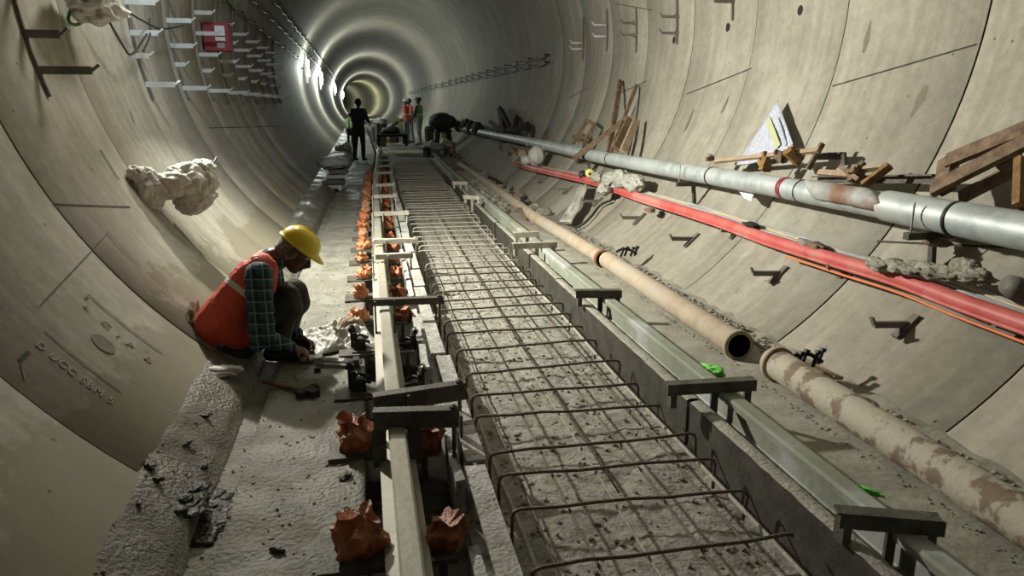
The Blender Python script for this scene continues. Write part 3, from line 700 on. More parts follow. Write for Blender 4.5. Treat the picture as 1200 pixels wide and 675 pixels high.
# wall cables with hooks
def cable_run(pts, name, labels, gap, side, r_=.018, hook=1.44):
    P = smoothpath(pts, 4)
    o = MB().tube(P, r_, 6).build(name, M['cable']); tag(o, labels, 'cable', 'wall cables on the %s side' % side); return o
for j, (z, lab) in enumerate([(3.58,'topmost black cable sagging along upper left wall toward the lamps'), (3.28,'middle black cable along upper left wall toward the lamps'), (2.95,'lowest black cable along upper left wall above the bracket arms')]):
    pts = []; y = 9.
    k = 0
    while y < 66:
        zz = z-(.035 if k % 2 else 0); q = wl(zz, y, R-.07); pts.append(q); y += .72 if y < 30 else 1.44; k += 1
    c = cable_run(pts, 'wall_cable', lab, .05, 'left', .016 if j else .02)
    for q in range(0, len(pts), 2):
        pp = pts[q]; MB().bar(pp+V((.04,0,.03)), wl(pp.z, pp.y, R), .02, .02).build('clip', M['cable'], c)
for j, (z, lab) in enumerate([(2.50,'upper black cable of the pair on the right wall'), (2.36,'lower black cable of the pair on the right wall')]):
    pts = []; y = 15.3; k = 0
    while y < 60:
        q = V((math.sqrt((R-.06)**2-(z-CZ)**2), y, z-(.05 if k % 2 else 0))); pts.append(q); y += .72 if y < 30 else 1.44; k += 1
    c = cable_run(pts, 'wall_cable', lab, .05, 'right', .016)
    for q in range(0, len(pts), 2):
        pp = pts[q]; MB().bar(pp+V((-.08,0,.02)), pp+V((.06,0,0)), .05, .03).build('clip', M['cable'], c)
for i, (px, y0, y1, arms) in enumerate([(858,-20,24,(2.55,)), (793,-5,52,(2.55,2.36)), (745,8,62,(2.62,2.46)), (711,10,60,(2.72,2.55)), (683,20,70,(2.55,2.45))]):
    a = UC(px, y0, R-.012); b = UC(px, y1, R-.012); t = empty('cable_bracket', b, 'slim upright with short cable arms high on the right wall, '+nth(i), 'cable bracket', 'cable brackets on the right wall')
    m = MB(); m.bar(a, (a+b)/2+V((.004,0,0)), .02, .02, up=(1,0,0)); m.bar((a+b)/2+V((.004,0,0)), b, .02, .02, up=(1,0,0)); m.build('upright', M['brackd'], t)
    for z in arms:
        w = V((math.sqrt(R*R-(z-CZ)**2), b.y, z)); m = MB(); m.bar(w, w+V((-.22,0,0)), .03, .03); m.bar(w+V((-.22,0,0)), w+V((-.25,0,.05)), .03, .012); m.build('arm', M['brackd' if i < 3 else 'brackw'], t)
# red box
c = UC(256, 44, 2.72); t = empty('electrical_box', c-V((0,0,.25)), 'red electrical box with white labels mounted high on the left wall', 'electrical box')
m = MB(); m.box(c, (.30,.34,.34)); m.build('enclosure', M['redbox'], t)
f = c+V((0,-.172,0))
m = MB(); m.box(f+V((.05,-.004,.07)), (.12,.008,.12)); m.build('upper_label', M['whitep'], t)
m = MB(); m.box(f+V((.05,-.004,-.03)), (.12,.008,.045)); m.build('lower_label', M['whitep'], t)
m = MB(); m.box(f+V((.05,-.006,-.11)), (.09,.012,.06)); m.build('socket', M['greyc'], t)
m = MB(); m.bar(c+V((-.1,0,-.14)), wl(c.z-.14, c.y), .05, .04); m.bar(c+V((-.1,0,.14)), wl(c.z+.14, c.y), .05, .04); m.build('mount', M['brackd'], t)
# ================================================================== BUNDLE ON THE LEFT WALL
def crumple(name, blobs, m_, seed=0, amp=.45, fr=2., voxel=None):
    m = MB()
    for i, (c, rad, rot) in enumerate(blobs):
        m.ico(c, rad, 4, amp, fr, seed+i, rot, crease=True)
    return m
def R3(a, ax): return Matrix.Rotation(a, 3, ax)
cb = [UD(172,222,5.55), UD(196,218,5.62), UD(218,212,5.70), UD(236,208,5.78), UD(228,232,5.70), UD(205,228,5.55)]
m = MB()
m.ico(cb[0], (.13,.10,.155), 5, .30, 1.7, 11, R3(.15,'Y'), crease=True); m.ico(cb[1], (.15,.11,.10), 5, .34, 2.0, 12, R3(-.1,'Y'), crease=True)
m.ico(cb[2], (.15,.12,.12), 5, .34, 2.2, 13, crease=True); m.ico(cb[3], (.12,.11,.13), 5, .36, 2.2, 14, crease=True); m.ico(cb[4], (.15,.1,.10), 5, .3, 1.9, 15, R3(-.3,'Y'), crease=True)
m.ico(UD(160,205,5.5), (.07,.06,.06), 4, .5, 2.5, 17, crease=True); m.ico(UD(246,206,5.8), (.05,.05,.06), 4, .5, 2.8, 18, crease=True)
t = empty('sheet_bundle', UD(200,245,5.6), 'crumpled off-white sheet bundle tied to a rod sticking out of the left wall', 'sheet bundle')
m.build('sheet', M['white'], t)
a = UD(175,215,5.55); w = wl(a.z, 5.6)
MB().tube([w, a, cb[3]], .012, 8).build('rod', M['rust'], t)
MB().tube([UD(243,205,5.78), UD(254,184,5.86)], .007, 6).build('wire', M['cable'], t)
# ================================================================== PEOPLE
def hand(mb, wrist, d, n, side, curl=.5, s=1.):
    """palm and five fingers; d = pointing direction, n = palm normal (towards palm side)"""
    d = V(d).normalized(); n = (V(n)-d*V(n).dot(d)).normalized(); w = d.cross(n).normalized()*side
    k = s*.9; wrist = V(wrist); pc = wrist+d*.045*k
    for q in (-.5, 0, .5): mb.cap(wrist+w*q*.03*k, wrist+d*.085*k+w*q*.052*k, .017*k, .014*k, 10)
    for f, (o, L) in enumerate([(-.033,.066), (-.011,.075), (.011,.07), (.032,.055)]):
        p = wrist+d*.085*k+w*o*k; dd = d.copy(); seg = [.45, .32, .25]; rr = [.0098, .0088, .0078]
        for j in range(3):
            ang = curl*(.5+.45*j); dd2 = (d*math.cos(ang+(curl*.4*j))+n*math.sin(ang+(curl*.4*j))).normalized()
            q = p+dd2*L*seg[j]*k; mb.cap(p, q, rr[j]*k, rr[min(j+1,2)]*k, 8); p = q
    p = wrist+d*.03*k-w*.035*k; q = p+(d*.6-w*.7+n*.3).normalized()*.038*k; mb.cap(p, q, .0125*k, .011*k, 8)
    q2 = q+(d*.85-w*.15+n*.45).normalized()*.032*k; mb.cap(q, q2, .011*k, .009*k, 8)
Yw = 4.45
def W_(px, py, dy=0.): return UD(px, py, Yw+dy)
wk = empty('person', (W_(300,430).x, Yw, 0.), 'squatting person in orange-red vest, plaid shirt and yellow hard hat beside the rail', 'person')
neck = W_(320,302,.0); headc = W_(346,294,.0)
fwd_h = (W_(376,312)-W_(328,272)); fwd_h = V((.80,-.10,-.62)).normalized()   # facing direction (down and right)
up_h = V((.60,-.02,.80)); up_h = (up_h-fwd_h*up_h.dot(fwd_h)).normalized(); sd_h = fwd_h.cross(up_h).normalized()    # right ear side
def H(f, u, s=0): return headc+fwd_h*f+up_h*u+sd_h*s
sh_n, sh_f = W_(303,322,-.19), W_(316,312,.18)
hip_n, hip_f = W_(268,412,-.10), W_(268,408,.10)
kn_n, kn_f = W_(336,350,-.01), W_(345,344,.17)
an_n = V((W_(328,425,-.04).x, Yw-.04, .085)); an_f = V((W_(338,425,.14).x, Yw+.14, .085))
el_n, el_f = W_(308,396,-.27), W_(330,378,.20)
wr_n, wr_f = W_(343,407,-.15), W_(350,392,.10)
b = MB()                                         # continuous skin body
# head
b.ico(H(-.005,.02), (.092,.076,.105), 4, rot=Matrix((fwd_h, sd_h, up_h)).transposed())
b.ico(H(.03,-.045), (.062,.058,.07), 3, rot=Matrix((fwd_h, sd_h, up_h)).transposed())   # jaw
b.cap(H(.06,-.095), H(.045,-.095), .026, .028)    # chin
b.cap(H(.088,.012), H(.112,-.03), .010, .017, 8)  # nose bridge to tip
b.cap(H(.105,-.036,-.012), H(.105,-.036,.012), .011, .011, 8)
b.cap(H(.084,.028,-.04), H(.084,.028,.04), .012, .012, 8)   # brow
for s in (-1, 1):
    b.cap(H(.07,-.02,s*.04), H(.06,-.03,s*.045), .022, .022, 8)   # cheek
    b.ico(H(-.012,-.005,s*.078), (.018,.010,.032), 3, rot=Matrix((fwd_h, sd_h, up_h)).transposed())
b.cap(H(.092,-.062,-.018), H(.092,-.062,.018), .009, .009, 8); b.cap(H(.088,-.076,-.016), H(.088,-.076,.016), .010, .010, 8)  # lips
b.cap(H(-.03,-.05), neck, .055, .062); b.cap(neck, W_(305,325), .06, .08)
for dy in (-.08, 0, .08): b.cap(W_(300,335,dy), W_(268,395,dy), .085, .09)
b.cap(sh_n, sh_f, .05, .05)
for sh, el, wr in ((sh_n, el_n, wr_n), (sh_f, el_f, wr_f)): b.cap(sh, el, .045, .036); b.cap(el, wr, .036, .024)
for hp, kn, an in ((hip_n, kn_n, an_n), (hip_f, kn_f, an_f)): b.cap(hp, kn, .07, .05); b.cap(kn, an, .048, .034)
hand(b, wr_n, V((.85,.15,-.5)), V((.1,.3,-.9)), 1, .75, 1.0)
hand(b, wr_f, V((.8,-.25,-.6)), V((0,-.4,-.9)), -1, .8, 1.0)
organic(b.build('body', M['skin'], wk), .0075, 3)
# eyes, moustache, hair
m = MB()
for s in (-1, 1): m.ico(H(.080,.008,s*.031), .0125, 2)
m.build('eyes', M['eyew'], wk)
m = MB(); m.cap(H(.100,-.050,-.03), H(.105,-.048,0), .006, .010, 8); m.cap(H(.105,-.048,0), H(.100,-.050,.03), .010, .006, 8)
organic(m.build('moustache', M['moust'], wk), .004, 2)
m = MB(); m.ico(H(-.025,.012), (.088,.082,.10), 4, .06, 9, 2, Matrix((fwd_h, sd_h, up_h)).transposed()); m.cap(H(-.08,-.035,-.03), H(-.08,-.035,.03), .03, .03)
for s in (-1, 1): m.cap(H(.015,.01,s*.072), H(.012,-.03,s*.07), .012, .008, 8)
organic(m.build('hair', M['hair'], wk), .008, 2)
# helmet
hm = MB(); n = 36; rings = 12; vs = []; Rm = Matrix((fwd_h, sd_h, up_h)).transposed(); hc = H(.0,.052)
for i in range(rings+1):
    ph = math.pi/2*i/rings
    for k in range(n):
        th = 2*math.pi*k/n; ridge = .006*math.exp(-(math.sin(th)/.25)**2)*math.sin(ph) if 1 else 0
        rr = math.cos(ph); vs.append(hc+Rm@V((.124*rr*math.cos(th), .102*rr*math.sin(th), (.10+ridge)*math.sin(ph))))
hm.add(vs, [(i*n+k, i*n+(k+1)%n, (i+1)*n+(k+1)%n, (i+1)*n+k) for i in range(rings) for k in range(n)], 0, True)
vs = []
for k in range(n):
    th = 2*math.pi*k/n; ext = .012+.042*max(0, math.cos(th))**3; c_, s_ = math.cos(th), math.sin(th)
    vs += [hc+Rm@V((.124*c_, .102*s_, .004)), hc+Rm@V(((.124+ext)*c_, (.102+ext*.7)*s_, -.008-.012*max(0,c_))), hc+Rm@V(((.124+ext)*c_, (.102+ext*.7)*s_, -.012-.012*max(0,c_))), hc+Rm@V((.122*c_, .098*s_, -.004))]
hm.add(vs, [(4*k+j, 4*((k+1)%n)+j, 4*((k+1)%n)+j+1, 4*k+j+1) for k in range(n) for j in range(3)], 0, True)
hel = hm.build('hard_hat', M['helmet'], wk)
m = MB(); m.tube([hc+Rm@V((.118*math.cos(2*math.pi*k/24), .094*math.sin(2*math.pi*k/24), -.012)) for k in range(25)], .008, 6, False); m.build('headband', M['dark'], hel)
# shirt
s = MB()
for dy in (-.10, 0, .10): s.cap(W_(302,332,dy), W_(268,398,dy), .105, .115)
s.cap(sh_n, sh_f, .072, .072); s.cap(neck+V((-.02,0,-.01)), neck+V((.02,0,-.015)), .068, .066)
s.cap(sh_n, el_n, .078, .062); s.cap(el_n, wr_n+(el_n-wr_n)*.12, .062, .042)
s.cap(sh_f, el_f, .075, .06); s.cap(el_f, wr_f+(el_f-wr_f)*.12, .06, .042)
for k in range(6):
    f = k/5; c = sh_n+(el_n-sh_n)*f; s.cap(c+V((.02,-.02,.02)), c+V((-.03,-.03,-.02)), .058, .05)
organic(s.build('plaid_shirt', M['plaid'], wk), .009, 5)
# trousers
s = MB(); s.cap(hip_n, hip_f, .125, .125)
for hp, kn, an in ((hip_n, kn_n, an_n), (hip_f, kn_f, an_f)):
    s.cap(hp, kn, .115, .085); s.cap(kn, an+V((0,0,.03)), .085, .068); s.cap(kn+V((.0,0,.01)), kn+V((.015,0,-.06)), .085, .08)
organic(s.build('trousers', M['trouser'], wk), .011, 5)
# vest with tape
o_ = wk.location
p1, p2 = W_(280,322,-.24)-o_, W_(262,385,-.24)-o_
dirv = (W_(300,362,-.24)-W_(268,322,-.24)); nrm = V((-.45,.0,-.9)).normalized()
q0 = W_(284,342,-.22)-o_
nrm = V((.66,.25,.70)).normalized()
vm = band_mat('vest_cloth', (.70,.085,.04), (.62,.60,.55), [(tuple(nrm), q0.dot(nrm), .016), ((0,1,0), .085, .016)])
s = MB()
for dy in (-.11, 0, .11):
    s.cap(W_(298,326,dy), W_(256,380,dy), .120, .135); s.cap(W_(270,365,dy), W_(276,388,dy), .14, .125); s.cap(W_(256,378,dy), W_(252,393,dy), .12, .105)
s.cap(W_(305,312,-.13), W_(312,306,.13), .075, .075)
s.cap(W_(312,315,-.12), W_(308,335,-.10), .07, .08)
ve = organic(s.build('safety_vest', vm, wk), .011, 5)
# shoes
for an in (an_n, an_f):
    s = MB(); s.cap(an+V((-.05,0,-.035)), an+V((.13,-.01,-.045)), .045, .038); s.cap(an+V((0,0,0)), an+V((.05,0,-.03)), .045, .04)
    organic(s.build('shoe', M['shoe'], wk), .008, 3)

def stander(loc, face, label, shirt, pants, hat, vest=None, pose='stand', hm=1.72, lean=0., arms=((.25,.9),(.2,.85)), vx=.016):
    """small standing figure; face = facing direction angle"""
    t = empty('person', loc, label, 'person'); L = V(loc); k = hm/1.75
    fx, fy = math.cos(face), math.sin(face); f = V((fx, fy, 0)); s_ = V((-fy, fx, 0))
    def q(a, b, z): return L+(f*(a+lean*max(0, z-.9))+s_*b+V((0,0,z)))*k
    hips = [q(0,-.09,.92), q(0,.09,.92)]; kn = [q(.05,-.10,.5), q(-.02,.11,.5)]; an = [q(.02,-.11,.09), q(-.08,.12,.09)]
    sh = [q(0,-.18,1.42), q(0,.18,1.42)]
    el = [q(arms[0][0]*.35,-.25,1.14), q(arms[1][0]*.35,.25,1.14)]; wr = [q(arms[0][0],-.2,arms[0][1]+.05), q(arms[1][0],.2,arms[1][1]+.05)]
    b = MB(); b.ico(q(.02,0,1.635), (.085*k,.078*k,.11*k), 3); b.ico(q(.06,0,1.58), (.05*k,.05*k,.05*k), 3); b.cap(q(.10,0,1.635), q(.115,0,1.61), .012, .015, 6)
    b.cap(q(0,0,1.5), q(0,0,1.42), .055*k, .07*k); b.cap(q(0,-.08,1.35), q(0,-.08,1.0), .09*k, .08*k); b.cap(q(0,.08,1.35), q(0,.08,1.0), .09*k, .08*k); b.cap(sh[0], sh[1], .05, .05)
    for i in (0,1):
        b.cap(sh[i], el[i], .045*k, .036*k); b.cap(el[i], wr[i], .035*k, .024*k); b.cap(hips[i], kn[i], .075*k, .05*k); b.cap(kn[i], an[i], .05*k, .035*k)
        hand(b, wr[i], f*.3+V((0,0,-1)), -s_*(1 if i else -1), 1 if i else -1, .5, 1.)
    organic(b.build('body', M['skin'], t), vx*.7, 2)
    s = MB(); s.cap(q(0,-.085,1.36), q(0,-.085,1.0), .105*k, .10*k); s.cap(q(0,.085,1.36), q(0,.085,1.0), .105*k, .10*k); s.cap(sh[0], sh[1], .068*k, .068*k)
    for i in (0,1): s.cap(sh[i], el[i], .066*k, .055*k); s.cap(el[i], wr[i]+(el[i]-wr[i])*.15, .054*k, .04*k)
    organic(s.build('shirt', shirt, t), vx, 3)
    if vest:
        s = MB(); s.cap(q(0,-.09,1.38), q(0,-.09,.98), .118*k, .118*k); s.cap(q(0,.09,1.38), q(0,.09,.98), .118*k, .118*k); organic(s.build('safety_vest', vest, t), vx, 3)
    s = MB(); s.cap(hips[0], hips[1], .11*k, .11*k)
    for i in (0,1): s.cap(hips[i], kn[i], .10*k, .075*k); s.cap(kn[i], an[i]+V((0,0,.02)), .072*k, .06*k)
    organic(s.build('trousers', pants, t), vx, 3)
    for i in (0,1):
        s = MB(); s.cap(an[i]-f*.04*k-V((0,0,.045*k)), an[i]+f*.15*k-V((0,0,.05*k)), .042*k, .036*k); organic(s.build('shoe', M['shoe'], t), vx*.7, 2)
    m = MB()
    if hat == 'hair': m.ico(q(-.005,0,1.66), (.095*k,.09*k,.105*k), 3, .06, 6, 3); m.build('hair', M['black'], t)
    else:
        m.lathe(q(.01,0,1.665), (0,0,1), [(.155*k,-.004),(.13*k,.004),(.125*k,.04),(.10*k,.085),(.06*k,.108),(.001,.115)], 20); m.build('hard_hat', hat, t)
    return t
p = U(422,189,0); stander((p.x, p.y, .02), math.radians(60), 'dark clothed person standing far left of the track with hands forward', M['navy'], M['trouser'], 'hair', None, lean=.06, arms=((.28,1.05),(.30,1.08)), hm=1.66)
vo = band_mat('far_orange_vest', (.80,.17,.09), (.75,.72,.65), [((0,0,1), 1.12, .03)]); vg = band_mat('far_green_vest', (.20,.36,.13), (.6,.65,.5), [((0,0,1), 1.12, .03)])
p = U(473,167,0); stander((p.x, 29.5, .05), math.radians(-20), 'person in orange vest and white hard hat standing left of the green vest', M['vo'] if 'vo' in M else vo, M['jeans'], M['whitep'], vo, hm=1.7, vx=.022, arms=((.1,.85),(.1,.85)))
stander((UD(481,168,30.5).x, 30.5, .05), math.radians(200), 'person in orange vest partly hidden between the white hat and green vest', vo, M['jeans'], 'hair', vo, hm=1.72, vx=.022)
stander((UD(492,170,28.5).x, 28.5, .05), math.radians(150), 'person in green vest and dark hard hat standing beside two orange vests', M['navy'], M['jeans'], M['navy'], vg, hm=1.72, vx=.022)
stander((UD(411,165,27).x-.0, 27., .05), math.radians(90), 'person in green vest bending behind the dark clothed person, far left', M['green'], M['trouser'], 'hair', vg, lean=.7, hm=1.2, vx=.022)
# ================================================================== TOOLS AND LITTER BY THE WORKER
a, b_ = U(308,446,.03), U(356,459,.02); t = empty('hammer', (a.x, a.y, 0), 'dark long-handled hammer lying on the walkway below the squatting person', 'hammer')
MB().tube([a, b_], .014, 10).build('handle', M['wood'], t)
d = (b_-a).normalized(); s_ = V((-d.y, d.x, 0)); m = MB(); m.bar(b_+d*.02-s_*.06, b_+d*.02+s_*.06, .045, .045); m.tube([b_+d*.02+s_*.05, b_+d*.02+s_*.075], .028, 10); m.bar(b_+d*.02+V((0,0,0)), b_+d*.09, .05, .05); m.build('head', M['trouser'], t)
t = empty('pipe_tool', U(400,425,0), 'bright steel tool of parallel rods lying beside the rail near the hands', 'tool')
m = MB(); A0, B0 = U(372,421,.03), U(424,424,.03)
for k in (-1, 0, 1): m.tube([A0+V((0,k*.022,0)), B0+V((0,k*.022,0))], .009, 8)
m.build('rods', M['steel'], t)
m = MB(); m.bar(A0-V((.015,0,0)), A0+V((.03,0,0)), .08, .045); m.build('clamp', M['steel'], t)
m = MB(); m.bar(B0-V((.05,0,0)), B0-V((.015,0,0)), .075, .05); m.build('clamp', M['trouser'], t)
m = MB(); m.ico(U(362,420,.02), (.05,.04,.02), 3, .3, 2, 4, crease=True); tag(m.build('white_rag', M['white']), 'small white rag under the hands of the squatting person', 'rag')
m = MB(); m.box(U(372,433,.012), (.035,.025,.024)); tag(m.build('steel_nut', M['black']), 'small black nut on the ground below the steel tool', 'nut')
# plastic sheet
def sheet(name, c, sx, sy, h, seed, m_, rotz=0., n=60, fr=5., bulge=None):
    m = MB(); vs = []; rz = R3(rotz, 'Z')
    for j in range(n+1):
        for i in range(n+1):
            u, v = i/n-.5, j/n-.5; e = 1+.18*noise.noise(V((u*3, v*3, seed)))
            q = V((u*sx*e, v*sy*e, 0)); w = (1-abs(2*u)**3)*(1-abs(2*v)**3)
            z = h*w**.7*(.45+.5*noise.noise(V((u*2.5, v*2.5, seed*1.3)))+.55*(.5-2*abs(noise.noise(V((u*fr*.8+v*2, v*fr*.7, seed*2.1)))))+.22*(.4-2*abs(noise.noise(V((u*fr*2.2, v*fr*2.2, seed))))))+.012
            if bulge: z += bulge(u, v)
            vs.append(V(c)+rz@V((q.x, q.y, z)))
    w = n+1
    m.add(vs, [(j*w+i, j*w+i+1, (j+1)*w+i+1, (j+1)*w+i) for j in range(n) for i in range(n)], 0, True)
    return m.build(name, m_)
c = U(395,398,0); s_ = sheet('plastic_sheet', (c.x, c.y, .0), .42, .50, .11, 3, M['film'], .35, bulge=lambda u, v: .07*math.exp(-((u-.38)**2+(v-.05)**2)/.02)); tag(s_, 'crumpled translucent plastic sheet between the squatting person and the rail', 'plastic sheet')
m = MB(); c = U(410,385,.05); m.ico(c, (.07,.06,.07), 4, .35, 2, 8, crease=True); tag(m.build('plastic_bundle', M['woodpale']), 'brownish plastic bundle at the far end of the crumpled sheet', 'plastic bundle')
m = MB(); c = UC(226,368,R-.03); m.ico(c, (.03,.12,.035), 4, .5, 2.2, 5, R3(.5,'X'), crease=True); tag(m.build('cardboard_scrap', M['wood']), 'torn brown scrap against the wall behind the orange-red vest', 'scrap')
m = MB(); c = U(257,436,.12); m.ico(c, (.12,.06,.03), 4, .5, 2.2, 6, crease=True); tag(m.build('torn_paper', M['white']), 'torn white paper on the ground behind the squatting person', 'paper scrap')
# mud on the gutter
m = MB(); rnd = random.Random(5)
for k in range(110):
    px, py = 240+rnd.gauss(0,10), 598+rnd.gauss(0,12)
    p = U(px+ (598-py)*.35, py, 0); m.ico((p.x, p.y, gz(p.x, p.y)+.002), (rnd.uniform(.02,.05), rnd.uniform(.015,.05), rnd.uniform(.006,.014)), 2, .5, 2, k, R3(rnd.uniform(0,3),'Z'))
tag(m.build('mud_pile', M['mud']), 'clump of wet black mud spilled over the drain channel, lower left', 'mud', kind='stuff')
# debris grit (uncountable)
def base_z(x):                     # height of the floor or, beyond it, of the curved lining
    return .03 if abs(x) < 1.6 else CZ-math.sqrt(R*R-min(abs(x), 2.8)**2)+.03
def grit(name, label, n, fn, rad, m_, seed=1):
    m = MB(); rnd = random.Random(seed)
    for k in range(n):
        x, y = fn(rnd); r = rnd.uniform(*rad); z = gz(x, y)
        m.ico((x, y, z+r*.3), (r*rnd.uniform(.8,1.5), r*rnd.uniform(.8,1.5), r*rnd.uniform(.5,.9)), 1, .3, 2, k, R3(rnd.uniform(0,3),'Z'), smooth=False)
    tag(m.build(name, m_), label, 'gravel', kind='stuff')
grit('rubble_strip', 'loose stones along the foot of the right wall beyond the pipes', 1600, lambda r: (lambda y: (r.uniform(1.36,1.56)-.0*y, y))(r.uniform(1.6,9)), (.005,.018), M['stone'], 2)
grit('loose_grit', 'scattered grit and crumbs on the left walkway', 700, lambda r: (r.uniform(-1.95,-1.06), r.uniform(1.9,8)), (.002,.008), M['stone'], 3)
grit('slab_crumbs', 'dark crumbs along the slab edge under the tan pipes', 420, lambda r: (lambda y: (r.uniform(1.04,1.09)+drift(y), y))(r.uniform(1.5,10)), (.002,.007), M['stone'], 4)
grit('bed_aggregate', 'coarse aggregate scattered on the trough floor under the rebar', 900, lambda r: (r.uniform(-.5,.42), r.uniform(1.5,7)), (.004,.012), M['stone'], 5)
# small dark chips left walkway
for k, (px, py, sc) in enumerate([(243,512,1.), (222,549,.8), (178,562,1.3), (186,572,.8), (405,560,1.), (165,602,.6), (325,645,.9)]):
    p = U(px, py, .0 if px > 200 else .1); m = MB(); m.ico((p.x, p.y, gz(p.x,p.y)+.008), (.035*sc,.016*sc,.012*sc), 2, .4, 2, k, R3(k,'Z'), smooth=False)
    tag(m.build('stone_chip', M['mud']), ['dark chip left of the drain channel, uppermost', 'dark chip beside the left edge of the drain', 'large dark chip at the foot of the left wall', 'small dark chip just below the large one by the wall', 'dark chip between drain and the nearer orange wrap', 'tiny dark chip near the bottom of left wall', 'dark chip in front of the nearest base plate'][k], 'stone', 'dark chips on the walkway')
# green plastic bits on the right slab
for k, (px, py) in enumerate([(836,432), (1016,570)]):
    p = U(px, py, .10); m = MB(); m.ico((p.x, p.y, .085), (.035,.075,.035) if k == 0 else (.015,.06,.012), 4, .6, 2.2, k+3, R3(.5,'Z'), crease=True)
    tag(m.build('green_plastic', M['greenp']), ['crumpled bright green plastic beside the right rail', 'small green plastic scrap lower right beside the rail'][k], 'plastic scrap')
# stacked things far left
t = empty('material_stack', U(392,222,0), 'grey stack of boards and bags against left wall beyond the squatting person', 'stack')
p = U(392,224,0)
for k in range(4):
    m = MB(); m.box((p.x-.05+.04*k, p.y+.4, .08+.09*k), (.42-.03*k, .9, .06), R3(.05*k-.05,'Z')); m.build('board', M['jig' if k % 2 else 'greyc'], t)
m = MB(); m.ico((p.x, p.y+.4, .48), (.30,.5,.12), 4, .2, 2, 3, crease=True); tag(m.build('tarpaulin', M['greyc']), 'crumpled grey tarpaulin on top of the board stack at left', 'tarpaulin')
m = MB(); p = U(404,182,0); m.ico((-1.5, p.y, .2), (.26,.7,.22), 4, .25, 2, 9, crease=True); tag(m.build('tarpaulin', M['film']), 'pale sheet heap on the floor just left of the dark clothed person', 'tarpaulin')
# ================================================================== RIGHT WALL TIMBER AND SCRAP
def plank(name, label, a, b_, w, h, m_, r1=2.74, r2=None, parent=None, cat='timber', group=None, up=None):
    A, B = UC(*a, r1), UC(*b_, r2 or r1); nrm = (V((A.x, 0, A.z-CZ)).normalized()*-1)
    m = MB(); m.bar(A, B, h, w, up=(B-A).cross(nrm).cross(B-A) if up is None else up)
    o = m.build(name, m_, parent)
    if parent is None: tag(o, label, cat, group)
    return o
t = empty('wooden_pallet', UC(1150,215,2.7), 'brown wooden pallet leaning on the right wall above the thick galvanised pipe', 'pallet')
plank('slat', '', (1110,189), (1215,146), .035, .09, M['wood'], 2.62, 2.62, t)
plank('slat', '', (1092,222), (1215,160), .035, .09, M['wood'], 2.60, 2.60, t)
plank('slat', '', (1125,232), (1215,185), .03, .08, M['wood'], 2.74, 2.74, t)
plank('end_block', '', (1112,188), (1107,222), .07, .09, M['wood'], 2.68, 2.62, t)
plank('end_block', '', (1185,158), (1182,196), .07, .09, M['wood'], 2.70, 2.66, t)
plank('wooden_board', 'upright brown board at right edge beside the pallet', (1199,188), (1197,243), .09, .04, M['woodorange'], 2.6)
# steel angle and timbers on top of pipe
def bracket_angle(a, b_, label, r1):
    A, B = UC(*a, r1), UC(*b_, r1); t = empty('angle_steel', A, label, 'steel angle')
    m = MB(); m.bar(A, B, .06, .01); m.bar(A+V((.025,0,-.025)), B+V((.025,0,-.025)), .01, .05); m.build('angle', M['jig'], t)
    m = MB(); m.bar(B, B+V((.02,0,-.09)), .05, .02); m.build('foot', M['jig'], t)
bracket_angle((955,207), (1097,205), 'olive steel angle lying above the pipe under crossed orange boards', 2.70)
bracket_angle((952,180), (988,179), 'short olive steel angle beside the leaning brown batten', 2.76)
plank('batten', 'long pale batten lying on the pipe in front of the white banner', (838,189), (960,176), .03, .035, M['woodpale'], 2.62)
plank('batten', 'short brown batten leaning upward right of the white banner', (947,198), (964,168), .035, .03, M['wood'], 2.66)
plank('batten', 'pale batten lying low across the wall behind the pipe joint', (960,202), (1000,205), .03, .04, M['woodpale'], 2.66)
for k, (px, py, s1, lab) in enumerate([(896,193,1.0,'orange brown wood chunk on the pipe below the banner'), (930,183,1.1,'orange brown wood chunk at right end of the pale batten'), (832,186,.6,'small dark brown chunk at left end of the pale batten'), (915,185,.8,'dark brown wood offcut just right of the banner foot'), (1003,204,.9,'dark offcut between the crossed orange boards')]):
    p = UC(px, py, 2.62); m = MB(); m.box(p, (.07*s1,.13*s1,.05*s1), R3(.6+k,'X')@R3(k*.9,'Z')); m.box(p+V((.02,.03,.03)), (.035*s1,.15*s1,.035*s1), R3(1.2+k,'X')@R3(k*1.7,'Z')); m.box(p+V((-.02,-.03,.01)), (.04*s1,.06*s1,.11*s1), R3(.3+k*2,'Y')@R3(k*.7,'Z'))
    tag(m.build('wood_offcut', M['woodorange' if k in (0,1) else 'wood']), lab, 'wood offcut', 'wood offcuts on the galvanised pipe')
plank('board', 'orange brown board crossing rightward over the steel angle', (1012,217), (1043,194), .05, .03, M['woodorange'], 2.58)
plank('board', 'dark brown board crossing leftward beside the orange board', (986,196), (1008,212), .05, .03, M['wood'], 2.60)
plank('board', 'pale board lying flat under the crossed orange boards', (1000,200), (1036,196), .05, .02, M['woodpale'], 2.64)
